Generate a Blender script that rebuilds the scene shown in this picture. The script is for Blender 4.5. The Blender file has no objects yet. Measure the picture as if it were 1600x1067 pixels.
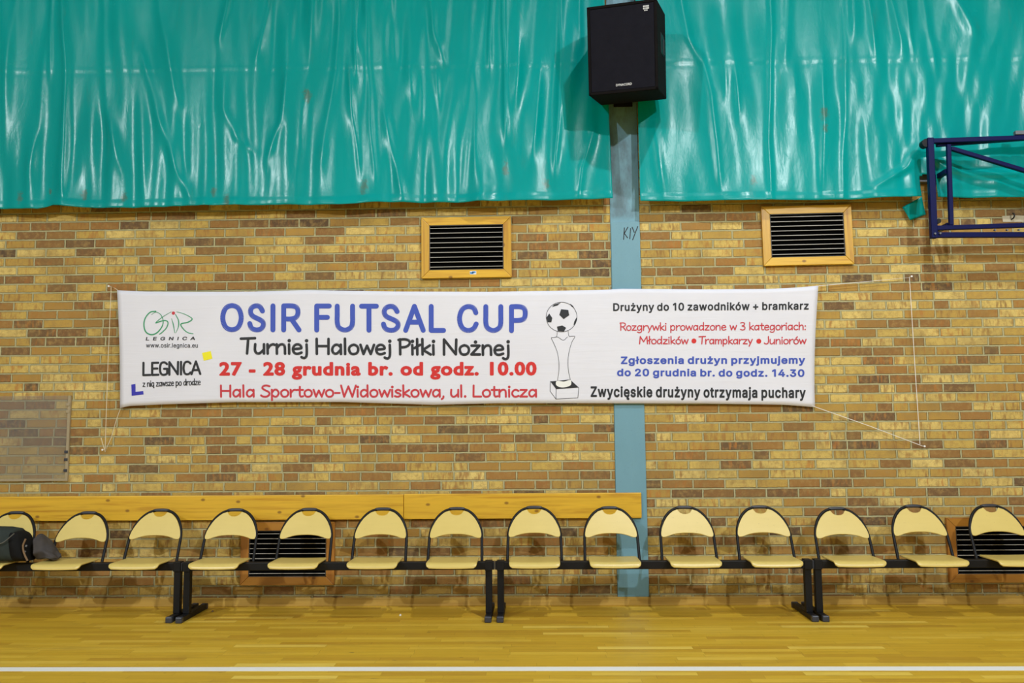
import bpy, bmesh, math, random
import numpy as np
from mathutils import Vector, Matrix

SC = bpy.context.scene
COL = SC.collection

# ------------------------------------------------------------------ camera
YAW, PITCH, ROLL, CAM_H, CAM_D = 0.02587302, 0.09658743, -0.00807772, 1.45801873, 7.2
FPX, CX, CY = 1350.0, 800.0, 533.5
_fw = np.array([-math.sin(YAW) * math.cos(PITCH), math.cos(YAW) * math.cos(PITCH), math.sin(PITCH)])
_r = np.cross(_fw, [0, 0, 1.0]); _r /= np.linalg.norm(_r)
_u = np.cross(_r, _fw)
_c, _s = math.cos(ROLL), math.sin(ROLL)
RIGHT, UP, FWD = _c * _r + _s * _u, -_s * _r + _c * _u, _fw
CAM = np.array([0.0, -CAM_D, CAM_H])
cd = bpy.data.cameras.new('camera'); cam = bpy.data.objects.new('camera', cd); COL.objects.link(cam)
cd.sensor_fit = 'HORIZONTAL'; cd.sensor_width = 36.0; cd.lens = 36.0 * FPX / 1600.0
cd.clip_start = 0.05; cd.clip_end = 200
m = Matrix.Identity(4)
for i in range(3):
    m[i][0], m[i][1], m[i][2], m[i][3] = RIGHT[i], UP[i], -FWD[i], CAM[i]
cam.matrix_world = m
SC.camera = cam

# ------------------------------------------------------------------ world, lamps of the hall, exposure
w = bpy.data.worlds.new('hall_world'); SC.world = w; w.use_nodes = True
w.node_tree.nodes['Background'].inputs[0].default_value = (0.9, 0.95, 1.0, 1)
w.node_tree.nodes['Background'].inputs[1].default_value = 0.25
SC.view_settings.view_transform = 'Standard'; SC.view_settings.look = 'None'
SC.view_settings.gamma = 1.0; SC.view_settings.use_curve_mapping = False
SC.view_settings.exposure = -1.46


def lamp(x, y, z, power, rad=0.16, col=(0.92, 0.97, 1.0), down=None):
    l = bpy.data.lights.new('hall_lamp', 'SPOT' if down else 'POINT'); l.energy = power; l.shadow_soft_size = rad; l.color = col
    if down: l.spot_size = math.radians(down); l.spot_blend = 0.55
    o = bpy.data.objects.new('hall_lamp', l); COL.objects.link(o); o.location = (x, y, z)


lamp(2.0, -5.2, 8.5, 3300, 0.09, down=128)      # steep lamp over the court edge, cone shaped to dim the tarpaulin
lamp(5.2, -11.0, 7.4, 5600, 0.12)
lamp(-6.8, -11.5, 6.9, 5600, 0.12)


# ------------------------------------------------------------------ helpers
def at(px, py, Y):
    """point of the plane y = Y seen at that place of the photograph"""
    d = FWD * FPX + RIGHT * (px - CX) - UP * (py - CY)
    t = (Y + CAM_D) / d[1]
    return CAM + d * t


def at_floor(px, py, Z=0.0):
    d = FWD * FPX + RIGHT * (px - CX) - UP * (py - CY)
    t = (Z - CAM_H) / d[2]
    return CAM + d * t


class MB:
    def __init__(self):
        self.v, self.f, self.mi, self.cur = [], [], [], 0

    def add(self, vs, fs):
        n = len(self.v)
        self.v += [tuple(float(c) for c in p) for p in vs]
        self.f += [tuple(i + n for i in f) for f in fs]
        self.mi += [self.cur] * len(fs)
        return self

    def box(self, c, s, rot=None):
        x, y, z = s[0] / 2, s[1] / 2, s[2] / 2
        vs = [Vector((a, b, d)) for a in (-x, x) for b in (-y, y) for d in (-z, z)]
        if rot is not None:
            vs = [rot @ p for p in vs]
        vs = [(p[0] + c[0], p[1] + c[1], p[2] + c[2]) for p in vs]
        return self.add(vs, [(0, 1, 3, 2), (4, 6, 7, 5), (0, 4, 5, 1), (2, 3, 7, 6), (0, 2, 6, 4), (1, 5, 7, 3)])

    def bbox(self, a, b):
        return self.box([(a[i] + b[i]) / 2 for i in range(3)], [abs(b[i] - a[i]) for i in range(3)])

    def tube(self, pts, r, n=10, square=False, cap=True):
        pts = [Vector(p) for p in pts]
        rings = []
        nrm = None
        for i, p in enumerate(pts):
            a = pts[max(i - 1, 0)]; b = pts[min(i + 1, len(pts) - 1)]
            t = (b - a).normalized()
            if nrm is None:
                ref = Vector((0, 1, 0)) if abs(t.y) < 0.9 else Vector((1, 0, 0))
                nrm = (ref - t * ref.dot(t)).normalized()
            else:
                nrm = (nrm - t * nrm.dot(t)).normalized()
            bi = t.cross(nrm)
            rr = r[i] if isinstance(r, (list, tuple)) else r
            if square:
                ring = [p + nrm * (rr * sx) + bi * (rr * sy) for sx, sy in ((1, 1), (-1, 1), (-1, -1), (1, -1))]
            else:
                ring = [p + nrm * (rr * math.cos(2 * math.pi * k / n)) + bi * (rr * math.sin(2 * math.pi * k / n)) for k in range(n)]
            rings.append(ring)
        k = len(rings[0]); vs = [q for ring in rings for q in ring]; fs = []
        for i in range(len(rings) - 1):
            for j in range(k):
                fs.append((i * k + j, i * k + (j + 1) % k, (i + 1) * k + (j + 1) % k, (i + 1) * k + j))
        if cap:
            fs.append(tuple(range(k))[::-1]); fs.append(tuple((len(rings) - 1) * k + j for j in range(k)))
        return self.add(vs, fs)

    def grid(self, P):
        """P: array (a, b, 3)"""
        a, b = P.shape[:2]
        fs = [(i * b + j, i * b + j + 1, (i + 1) * b + j + 1, (i + 1) * b + j) for i in range(a - 1) for j in range(b - 1)]
        return self.add(P.reshape(-1, 3), fs)

    def prism(self, poly, y0, y1):
        """polygon in xz extruded in y"""
        n = len(poly)
        vs = [(p[0], y0, p[1]) for p in poly] + [(p[0], y1, p[1]) for p in poly]
        fs = [tuple(range(n)), tuple(range(2 * n - 1, n - 1, -1))] + [(i, n + i, n + (i + 1) % n, (i + 1) % n) for i in range(n)]
        return self.add(vs, fs)

    def build(self, name, mat, parent=None, smooth=False, bevel=0.0, bseg=2, origin=None, fix=True, angle=40, solid=0.0):
        vs = self.v
        if parent is not None:
            off = WORLD.get(parent.name, (0, 0, 0))
            vs = [(p[0] - off[0], p[1] - off[1], p[2] - off[2]) for p in vs]
        elif origin is not None:
            vs = [(p[0] - origin[0], p[1] - origin[1], p[2] - origin[2]) for p in vs]
        me = bpy.data.meshes.new(name); me.from_pydata(vs, [], self.f)
        mats = mat if isinstance(mat, (list, tuple)) else [mat]
        for mm in mats:
            me.materials.append(mm)
        for p, k in zip(me.polygons, self.mi):
            p.material_index = k
        if fix:
            bm = bmesh.new(); bm.from_mesh(me); bmesh.ops.recalc_face_normals(bm, faces=bm.faces); bm.to_mesh(me); bm.free()
        if smooth:
            for p in me.polygons:
                p.use_smooth = True
            if angle < 180:
                me.set_sharp_from_angle(angle=math.radians(angle))
        me.update()
        o = bpy.data.objects.new(name, me); COL.objects.link(o)
        if parent is not None:
            o.parent = parent; WORLD[o.name] = WORLD.get(parent.name, (0, 0, 0))
        else:
            if origin is not None:
                o.location = origin
            WORLD[o.name] = tuple(origin) if origin is not None else (0, 0, 0)
        if solid:
            md = o.modifiers.new('thickness', 'SOLIDIFY'); md.thickness = solid; md.offset = 0
        if bevel:
            md = o.modifiers.new('bevel', 'BEVEL'); md.width = bevel; md.segments = bseg; md.limit_method = 'ANGLE'
            md.angle_limit = math.radians(35)
        return o


WORLD = {}


def tag(o, label=None, cat=None, group=None, kind=None):
    if label: o['label'] = label
    if cat: o['category'] = cat
    if group: o['group'] = group
    if kind: o['kind'] = kind
    return o


def thing(name, loc, label, cat, group=None):
    o = bpy.data.objects.new(name, None); COL.objects.link(o); o.location = loc
    o.empty_display_size = 0.1
    WORLD[o.name] = tuple(float(c) for c in loc)
    return tag(o, label, cat, group)


# ------------------------------------------------------------------ node helper
class NT:
    def __init__(self, name):
        self.mat = bpy.data.materials.new(name); self.mat.use_nodes = True
        self.t = self.mat.node_tree; self.n = self.t.nodes
        self.b = self.n['Principled BSDF']; self.out = self.n['Material Output']

    def new(self, typ, **kw):
        x = self.n.new(typ)
        for k, v in kw.items(): setattr(x, k, v)
        return x

    def put(self, sock, v):
        if v is None: return
        if isinstance(v, bpy.types.NodeSocket): self.t.links.new(v, sock)
        else:
            if sock.type == 'RGBA' and len(v) == 3: v = (*v, 1)
            sock.default_value = v

    def m(self, op, a, b=None, c=None, clamp=False):
        x = self.new('ShaderNodeMath', operation=op, use_clamp=clamp)
        self.put(x.inputs[0], a); self.put(x.inputs[1], b); self.put(x.inputs[2], c)
        return x.outputs[0]

    def step(self, v, a, b):
        x = self.new('ShaderNodeMapRange', interpolation_type='SMOOTHSTEP')
        self.put(x.inputs[0], v); x.inputs[1].default_value = a; x.inputs[2].default_value = b
        return x.outputs[0]

    def mix(self, f, a, b, blend='MIX'):
        x = self.new('ShaderNodeMix', data_type='RGBA', blend_type=blend)
        self.put(x.inputs[0], f); self.put(x.inputs[6], a); self.put(x.inputs[7], b)
        return x.outputs[2]

    def coords(self, kind='Object'):
        return self.new('ShaderNodeTexCoord').outputs[kind]

    def xyz(self, v):
        x = self.new('ShaderNodeSeparateXYZ'); self.put(x.inputs[0], v); return x.outputs

    def comb(self, x=0.0, y=0.0, z=0.0):
        c = self.new('ShaderNodeCombineXYZ')
        self.put(c.inputs[0], x); self.put(c.inputs[1], y); self.put(c.inputs[2], z)
        return c.outputs[0]

    def map(self, v, scale=(1, 1, 1), loc=(0, 0, 0)):
        x = self.new('ShaderNodeMapping'); self.put(x.inputs[0], v)
        x.inputs['Scale'].default_value = scale; self.put(x.inputs['Location'], loc)
        return x.outputs[0]

    def noise(self, v, scale=5.0, detail=2.0, rough=0.5, dist=0.0, dim='3D', out=0):
        x = self.new('ShaderNodeTexNoise', noise_dimensions=dim)
        self.put(x.inputs['Vector'], v); x.inputs['Scale'].default_value = scale
        x.inputs['Detail'].default_value = detail; x.inputs['Roughness'].default_value = rough
        x.inputs['Distortion'].default_value = dist
        return x.outputs[out]

    def white(self, v, out=0):
        x = self.new('ShaderNodeTexWhiteNoise', noise_dimensions='3D'); self.put(x.inputs['Vector'], v)
        return x.outputs[out]

    def ramp(self, f, stops, interp='LINEAR'):
        x = self.new('ShaderNodeValToRGB'); self.put(x.inputs[0], f)
        cr = x.color_ramp; cr.interpolation = interp
        while len(cr.elements) < len(stops): cr.elements.new(0.5)
        for e, (p, c) in zip(cr.elements, stops):
            e.position = p; e.color = (*c, 1) if len(c) == 3 else c
        return x.outputs[0]

    def bump(self, h, dist=0.005, strength=1.0, normal=None):
        x = self.new('ShaderNodeBump'); x.inputs['Strength'].default_value = strength
        x.inputs['Distance'].default_value = dist; self.put(x.inputs['Height'], h)
        if normal is not None: self.put(x.inputs['Normal'], normal)
        return x.outputs[0]

    def set(self, **kw):
        names = dict(color='Base Color', rough='Roughness', metal='Metallic', spec='Specular IOR Level', coat='Coat Weight',
                     coat_rough='Coat Roughness', normal='Normal', coat_normal='Coat Normal', trans='Transmission Weight', sheen='Sheen Weight',
                     alpha='Alpha')
        for k, v in kw.items(): self.put(self.b.inputs[names[k]], v)
        return self.mat


def plain(name, color, rough=0.5, **kw):
    return NT(name).set(color=color, rough=rough, **kw)


# ------------------------------------------------------------------ materials
BRICK_L, BRICK_H, BRICK_Z0 = 0.2588, 0.0767, 0.0086


def brick_material(name='brick', grey=0.0):
    t = NT(name)
    co = t.coords(); x, y, z = t.xyz(co)[0:3]
    wob = t.noise(co, 9.0, 2.0)
    wob2 = t.noise(co, 30.0, 1.0)
    zz = t.m('ADD', z, t.m('MULTIPLY', t.m('SUBTRACT', wob, 0.5), 0.006))
    v = t.m('DIVIDE', t.m('SUBTRACT', zz, BRICK_Z0), BRICK_H)
    row = t.m('FLOOR', v); fv = t.m('FRACT', v)
    rr = t.white(t.comb(row, 3.7, 1.3))
    xx = t.m('ADD', x, t.m('MULTIPLY', t.m('SUBTRACT', wob2, 0.5), 0.005))
    u = t.m('DIVIDE', xx, BRICK_L)
    half = t.m('MULTIPLY', t.m('MODULO', t.m('ADD', row, 100.0), 2.0), 0.5)
    u = t.m('ADD', t.m('ADD', u, half), t.m('MULTIPLY', rr, 0.22))
    # some stretchers are cut into two headers
    col0 = t.m('FLOOR', u)
    cut = t.m('GREATER_THAN', t.white(t.comb(col0, row, 7.7)), 0.9)
    fu0 = t.m('FRACT', u)
    sec = t.m('MULTIPLY', cut, t.m('GREATER_THAN', fu0, 0.5))
    fu_h = t.m('FRACT', t.m('MULTIPLY', fu0, 2.0))
    du_full = t.m('MULTIPLY', t.m('MINIMUM', fu0, t.m('SUBTRACT', 1.0, fu0)), BRICK_L)
    du_half = t.m('MULTIPLY', t.m('MINIMUM', fu_h, t.m('SUBTRACT', 1.0, fu_h)), BRICK_L / 2)
    du = t.m('ADD', t.m('MULTIPLY', du_full, t.m('SUBTRACT', 1.0, cut)), t.m('MULTIPLY', du_half, cut))
    dv = t.m('MULTIPLY', t.m('MINIMUM', fv, t.m('SUBTRACT', 1.0, fv)), BRICK_H)
    d = t.m('MINIMUM', du, dv)
    edge = t.m('ADD', d, t.m('MULTIPLY', t.m('SUBTRACT', t.noise(co, 38.0, 3.0, 0.65), 0.5), 0.009))
    face = t.step(edge, 0.0052, 0.0090)
    idv = t.comb(t.m('ADD', col0, t.m('MULTIPLY', sec, 0.5)), row, 0.0)
    r1 = t.white(idv); rc = t.white(idv, 1)
    r2, r3, r4 = t.xyz(rc)[0:3]
    base = t.ramp(r1, [(0.0, (0.80, 0.61, 0.205)), (0.18, (0.70, 0.51, 0.14)), (0.38, (0.58, 0.395, 0.09)), (0.57, (0.47, 0.28, 0.058)),
                       (0.71, (0.37, 0.185, 0.046)), (0.84, (0.26, 0.13, 0.042)), (0.94, (0.175, 0.095, 0.042)), (1.0, (0.09, 0.06, 0.04))])
    # burnt vertical streaks and smears inside single bricks
    off = t.comb(t.m('MULTIPLY', r2, 40.0), 0.0, t.m('MULTIPLY', r3, 40.0))
    vm = t.new('ShaderNodeVectorMath', operation='ADD'); t.put(vm.inputs[0], co); t.put(vm.inputs[1], off)
    st = t.noise(t.map(vm.outputs[0], (34, 1, 8)), 1.0, 2.0, 0.6)
    stm = t.m('MULTIPLY', t.step(st, 0.48, 0.66), t.step(r4, 0.15, 0.6))
    base = t.mix(t.m('MULTIPLY', stm, 0.72), base, t.mix(r3, (0.52, 0.19, 0.035), (0.22, 0.105, 0.04)))
    # pale or burnt rims left by the kiln
    blot = t.noise(vm.outputs[0], 22.0, 3.0, 0.65)
    base = t.mix(t.m('MULTIPLY', t.step(blot, 0.42, 0.72), 0.55), base, t.mix(r2, (0.27, 0.135, 0.04), (0.50, 0.33, 0.11)))
    fine = t.noise(co, 130.0, 3.0, 0.7)
    base = t.mix(t.m('MULTIPLY', t.step(fine, 0.3, 0.75), 0.35), base, (0.27, 0.17, 0.075))
    cloud = t.noise(co, 2.6, 4.0, 0.65)
    base = t.mix(t.m('MULTIPLY', t.step(cloud, 0.42, 0.72), 0.5), base, (0.23, 0.15, 0.055))
    if grey:
        base = t.mix(grey, base, (0.36, 0.33, 0.30))
    mort = t.mix(t.noise(co, 11.0, 4.0, 0.65), (0.28, 0.26, 0.135), (0.60, 0.55, 0.31))
    colr = t.mix(face, mort, base)
    hgt = t.m('ADD', t.m('MULTIPLY', face, 1.0), t.m('MULTIPLY', fine, 0.22))
    hgt = t.m('ADD', hgt, t.m('MULTIPLY', r2, 0.35))
    return t.set(color=colr, rough=0.85, spec=0.25, normal=t.bump(hgt, 0.015, 1.0))


def wood_material(name, c1, c2, axis='X', rough=0.4, knots=True, coat=0.08):
    t = NT(name)
    co = t.coords()
    inf = t.new('ShaderNodeObjectInfo').outputs['Random']
    co2 = t.new('ShaderNodeVectorMath', operation='ADD'); t.put(co2.inputs[0], co)
    t.put(co2.inputs[1], t.comb(t.m('MULTIPLY', inf, 30.0), 0.0, t.m('MULTIPLY', inf, 17.0)))
    v = co2.outputs[0]
    sc = (1.2, 18, 22) if axis == 'X' else (22, 18, 1.2)
    g = t.noise(t.map(v, sc), 1.0, 4.0, 0.6, 0.6)
    g2 = t.noise(t.map(v, tuple(s * 3.5 for s in sc)), 1.0, 2.0, 0.5)
    f = t.m('ADD', t.m('MULTIPLY', g, 0.75), t.m('MULTIPLY', g2, 0.25))
    c = t.ramp(f, [(0.32, c2), (0.5, c1), (0.72, tuple(min(1, q * 1.12) for q in c1))])
    if knots:
        vo = t.new('ShaderNodeTexVoronoi', feature='F1', voronoi_dimensions='2D')
        x, y, z = t.xyz(v)[0:3]
        t.put(vo.inputs['Vector'], t.comb(t.m('MULTIPLY', x, 1.0 if axis == 'X' else 1.6), t.m('MULTIPLY', z, 1.6 if axis == 'X' else 1.0), 0.0))
        vo.inputs['Scale'].default_value = 3.4
        k = t.m('SUBTRACT', 1.0, t.step(vo.outputs['Distance'], 0.03, 0.085))
        sel = t.m('GREATER_THAN', t.xyz(vo.outputs['Color'])[0], 0.4)
        c = t.mix(t.m('MULTIPLY', t.m('MULTIPLY', k, sel), 0.75), c, (0.16, 0.055, 0.012))
        st = t.noise(t.map(v, (3.0, 3, 9.0) if axis == 'X' else (9.0, 3, 3.0)), 1.0, 2.0)
        c = t.mix(t.m('MULTIPLY', t.step(st, 0.60, 0.74), 0.35), c, (0.36, 0.14, 0.02))
    return t.set(color=c, rough=rough, coat=coat, coat_rough=0.2, normal=t.bump(f, 0.001, 0.3))


def floor_material():
    t = NT('parquet')
    co = t.coords(); x, y, z = t.xyz(co)[0:3]
    sw, sl = 0.066, 0.62
    v = t.m('DIVIDE', y, sw); row = t.m('FLOOR', v); fv = t.m('FRACT', v)
    rr = t.white(t.comb(row, 9.1, 2.0))
    u = t.m('ADD', t.m('DIVIDE', x, sl), t.m('MULTIPLY', rr, 7.3)); col = t.m('FLOOR', u); fu = t.m('FRACT', u)
    du = t.m('MULTIPLY', t.m('MINIMUM', fu, t.m('SUBTRACT', 1.0, fu)), sl)
    dv = t.m('MULTIPLY', t.m('MINIMUM', fv, t.m('SUBTRACT', 1.0, fv)), sw)
    gap = t.m('SUBTRACT', 1.0, t.step(t.m('MINIMUM', du, dv), 0.0003, 0.0014))
    r1 = t.white(t.comb(col, row, 0.5)); r2 = t.white(t.comb(col, row, 4.5))
    base = t.ramp(r1, [(0.0, (0.50, 0.285, 0.022)), (0.3, (0.59, 0.36, 0.026)), (0.7, (0.64, 0.405, 0.032)), (0.93, (0.70, 0.46, 0.05)), (1.0, (0.80, 0.58, 0.10))])
    gr = t.noise(t.map(t.comb(t.m('ADD', x, t.m('MULTIPLY', r2, 20.0)), y, 0.0), (2.2, 55, 1)), 1.0, 4.0, 0.65, 0.5)
    base = t.mix(t.m('MULTIPLY', t.step(gr, 0.45, 0.75), 0.38), base, (0.36, 0.20, 0.02))
    dirt = t.noise(t.map(co, (1.5, 5, 1)), 1.0, 4.0, 0.65)
    base = t.mix(t.m('MULTIPLY', t.step(dirt, 0.5, 0.78), 0.30), base, (0.23, 0.13, 0.03))
    sp = t.noise(t.map(co, (7, 16, 1)), 1.0, 2.0, 0.6)
    base = t.mix(t.m('MULTIPLY', t.step(sp, 0.71, 0.76), 0.6), base, (0.10, 0.07, 0.03))
    base = t.mix(t.m('MULTIPLY', gap, 0.6), base, (0.13, 0.075, 0.015))
    rg = t.m('ADD', 0.30, t.m('MULTIPLY', dirt, 0.22))
    return t.set(color=base, rough=rg, spec=0.3, normal=t.bump(t.m('ADD', t.m('MULTIPLY', gap, -0.6), t.m('MULTIPLY', gr, 0.3)), 0.0006, 0.5))


STAINS = [(32, 308, .05), (78, 300, .03), (133, 305, .05), (193, 309, .05), (335, 300, .04), (356, 314, .05), (853, 288, .05), (1177, 282, .045),
          (1288, 178, .06), (1289, 202, .04), (480, 150, .06), (790, 265, .05), (570, 292, .06)]


def tarp_material():
    t = NT('teal_tarpaulin')
    co = t.coords(); x, y, z = t.xyz(co)[0:3]
    cl = t.noise(t.map(co, (1.2, 1, 0.8)), 1.0, 3.0, 0.55)
    c = t.mix(cl, (0.0, 0.235, 0.23), (0.0, 0.325, 0.315))
    dirt = t.noise(t.map(co, (9, 4, 1.6)), 1.0, 4.0, 0.7)
    c = t.mix(t.m('MULTIPLY', t.step(dirt, 0.58, 0.8), 0.35), c, (0.05, 0.20, 0.17))
    mask = None
    wv = t.noise(co, 22.0, 3.0, 0.7)
    for (px, py, r) in STAINS:
        q = at(px, py, -0.13)
        dx = t.m('SUBTRACT', x, q[0]); dz = t.m('MULTIPLY', t.m('SUBTRACT', z, q[2]), 0.55)
        dd = t.m('SQRT', t.m('ADD', t.m('MULTIPLY', dx, dx), t.m('MULTIPLY', dz, dz)))
        dd = t.m('ADD', dd, t.m('MULTIPLY', t.m('SUBTRACT', wv, 0.5), r * 1.6))
        k = t.m('SUBTRACT', 1.0, t.step(dd, r * 0.15, r * 0.75))
        mask = k if mask is None else t.m('MAXIMUM', mask, k)
    c = t.mix(t.m('MULTIPLY', mask, 0.6), c, (0.09, 0.10, 0.055))
    crk = t.noise(t.map(co, (26, 10, 9)), 1.0, 5.0, 0.65, 0.7)
    big = t.noise(t.map(co, (7, 3, 2.4)), 1.0, 3.0, 0.5, 0.5)
    sc = t.noise(co, 160.0, 2.0, 0.6)
    h = t.m('ADD', t.m('MULTIPLY', crk, 0.30), t.m('ADD', t.m('MULTIPLY', big, 1.0), t.m('MULTIPLY', sc, 0.02)))
    n = t.bump(h, 0.008, 0.4)
    rg = t.m('ADD', 0.17, t.m('MULTIPLY', t.noise(co, 6.0, 3.0), 0.14))
    return t.set(color=c, rough=rg, spec=0.2, normal=n)


def banner_material():
    t = NT('banner_cloth')
    co = t.coords()
    h = t.noise(t.map(co, (1.6, 1, 26)), 1.0, 3.0, 0.55, 0.4)
    h2 = t.noise(t.map(co, (6, 1, 6)), 1.0, 2.0)
    c = t.mix(t.noise(co, 3.0, 2.0), (0.70, 0.70, 0.78), (0.76, 0.76, 0.84))
    return t.set(color=c, rough=0.62, spec=0.3, normal=t.bump(t.m('ADD', h, t.m('MULTIPLY', h2, 0.3)), 0.006, 0.35))


def plywood(name, c1, c2):
    t = NT(name)
    co = t.coords()
    rnd = t.new('ShaderNodeObjectInfo').outputs['Random']
    v = t.new('ShaderNodeVectorMath', operation='ADD'); t.put(v.inputs[0], co); t.put(v.inputs[1], t.comb(t.m('MULTIPLY', rnd, 20.0), t.m('MULTIPLY', rnd, 9.0), 0.0))
    g = t.noise(t.map(v.outputs[0], (4, 4, 40)), 1.0, 3.0, 0.6)
    cl = t.noise(v.outputs[0], 9.0, 2.0)
    c = t.mix(t.m('ADD', t.m('MULTIPLY', g, 0.5), t.m('MULTIPLY', cl, 0.5)), c1, c2)
    sp = t.noise(v.outputs[0], 60.0, 2.0, 0.6)
    c = t.mix(t.m('MULTIPLY', t.step(sp, 0.68, 0.8), 0.4), c, (0.30, 0.20, 0.07))
    return t.set(color=c, rough=0.35, coat=0.25, coat_rough=0.25)


def steel_blue():
    t = NT('blue_grey_paint')
    co = t.coords()
    f = t.noise(t.map(co, (6, 1, 2.5)), 1.0, 4.0, 0.65)
    c = t.mix(f, (0.13, 0.285, 0.36), (0.17, 0.345, 0.43))
    c = t.mix(t.m('MULTIPLY', t.step(t.noise(co, 70.0, 2.0, 0.6), 0.62, 0.75), 0.3), c, (0.07, 0.13, 0.17))
    sm = t.noise(t.map(co, (9, 1, 3.3)), 1.0, 3.0, 0.6)
    c = t.mix(t.m('MULTIPLY', t.step(sm, 0.66, 0.8), 0.65), c, (0.055, 0.05, 0.03))
    # dark stains plus the speaker's painted-in shade above the cover plate
    x, y, z = t.xyz(co)[0:3]
    up = t.m('MULTIPLY', t.step(z, 3.17, 3.22), t.step(t.noise(t.map(co, (5, 1, 2.2)), 1.0, 4.0, 0.7), 0.42, 0.62))
    c = t.mix(t.m('MULTIPLY', up, 0.55), c, (0.06, 0.075, 0.085))
    return t.set(color=c, rough=0.5, normal=t.bump(f, 0.002, 0.3))


def cloth(name, c1, c2, rough=0.85, scale=300.0):
    t = NT(name)
    co = t.coords()
    n = t.noise(co, scale, 2.0, 0.6)
    f = t.noise(co, 14.0, 3.0, 0.6)
    return t.set(color=t.mix(f, c1, c2), rough=rough, spec=0.12, normal=t.bump(t.m('ADD', t.m('MULTIPLY', n, 0.3), f), 0.004, 0.5))


def acrylic():
    t = NT('clear_acrylic')
    tr = t.new('ShaderNodeBsdfTransparent'); tr.inputs[0].default_value = (0.93, 0.93, 0.93, 1)
    df = t.new('ShaderNodeBsdfDiffuse'); df.inputs[0].default_value = (0.52, 0.47, 0.42, 1)  # grey diffuse share stands in for milky reflection on the sheet
    gl = t.new('ShaderNodeBsdfGlossy'); gl.inputs['Roughness'].default_value = 0.25
    a = t.new('ShaderNodeMixShader'); a.inputs[0].default_value = 0.10
    t.t.links.new(tr.outputs[0], a.inputs[1]); t.t.links.new(df.outputs[0], a.inputs[2])
    b = t.new('ShaderNodeMixShader'); b.inputs[0].default_value = 0.05
    t.t.links.new(a.outputs[0], b.inputs[1]); t.t.links.new(gl.outputs[0], b.inputs[2])
    t.t.links.new(b.outputs[0], t.out.inputs[0])
    return t.mat


M = dict(
    brick=brick_material(), floor=floor_material(), tarp=tarp_material(), banner=banner_material(),
    pine_x=wood_material('varnished_pine', (0.70, 0.41, 0.028), (0.52, 0.25, 0.014), 'X'),
    pine_z=wood_material('varnished_pine_upright', (0.58, 0.325, 0.026), (0.41, 0.18, 0.015), 'Z'),
    dark_x=wood_material('stained_shaded_pine', (0.40, 0.175, 0.022), (0.28, 0.095, 0.012), 'X'),  # redder wood colour with the low wall's shade mixed in, uprights too
    dark_z=wood_material('stained_shaded_pine_upright', (0.37, 0.15, 0.02), (0.25, 0.08, 0.011), 'Z'),
    base=wood_material('skirting_wood', (0.50, 0.31, 0.06), (0.38, 0.215, 0.04), 'X', 0.5, False, 0.0),
    ply=plywood('birch_plywood', (0.64, 0.48, 0.125), (0.73, 0.56, 0.165)),
    black=plain('black_powder_coat', (0.006, 0.006, 0.007), 0.5, spec=0.25),
    cap=plain('grey_plastic_cap', (0.035, 0.038, 0.05), 0.4),
    louvre=plain('brown_louvre', (0.035, 0.03, 0.026), 0.5),
    louvre_edge=plain('lit_louvre_lip', (0.42, 0.40, 0.36), 0.45),  # pale colour stands for lamp light on the slat fronts
    void=plain('unlit_duct', (0.003, 0.003, 0.003), 0.9, spec=0.0),  # black sheet painted as the unlit depth behind the slats
    steelblue=steel_blue(),
    navy=plain('navy_enamel', (0.0022, 0.0045, 0.060), 0.45, spec=0.15),
    spk=cloth('speaker_carpet', (0.004, 0.003, 0.0035), (0.007, 0.006, 0.006), 0.9),
    grille=cloth('speaker_grille', (0.006, 0.006, 0.010), (0.010, 0.010, 0.016), 0.9, 500.0),
    silver=plain('silver_print', (0.6, 0.6, 0.6), 0.4),
    white=plain('white_paint', (0.82, 0.82, 0.80), 0.55),
    cord=plain('natural_cord', (0.70, 0.62, 0.45), 0.8),
    cordw=plain('white_cord', (0.85, 0.83, 0.80), 0.8),
    steel=plain('bare_steel', (0.16, 0.17, 0.19), 0.5, metal=0.5),
    acry=acrylic(), acry_edge=plain('acrylic_edge', (0.36, 0.29, 0.18), 0.3),
    blue=plain('blue_ink', (0.040, 0.082, 0.46), 0.6), ink=plain('black_ink', (0.012, 0.013, 0.018), 0.6),
    red=plain('red_ink', (0.62, 0.018, 0.016), 0.6), dred=plain('crimson_ink', (0.55, 0.03, 0.045), 0.6),
    green=plain('green_ink', (0.03, 0.30, 0.13), 0.6), yellow=plain('yellow_ink', (0.86, 0.78, 0.01), 0.6),
    indigo=plain('indigo_ink', (0.03, 0.03, 0.42), 0.6), sky=plain('light_blue_ink', (0.05, 0.25, 0.6), 0.5),
    bag=cloth('bag_fabric', (0.026, 0.034, 0.031), (0.040, 0.048, 0.043)), bagd=cloth('bag_black', (0.008, 0.008, 0.008), (0.013, 0.013, 0.013)),
    jacket=cloth('grey_cloth', (0.05, 0.045, 0.045), (0.085, 0.075, 0.07)), piping=plain('bag_piping', (0.11, 0.11, 0.10), 0.6),
    tan=plain('tan_strap', (0.20, 0.12, 0.06), 0.7),
    plaster=plain('white_plaster', (0.52, 0.46, 0.33), 0.9),
    hall=plain('hall_paint', (0.22, 0.23, 0.25), 0.8), hallc=plain('ceiling_paint', (0.26, 0.28, 0.30), 0.9),
)

# ------------------------------------------------------------------ the hall
XL, XR, YF, ZC = -13.0, 13.0, -17.0, 9.0


def quad(name, pts, mat):
    o = MB().add(pts, [(0, 1, 2, 3)]).build(name, mat, fix=False)
    return tag(o, kind='structure')


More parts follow.
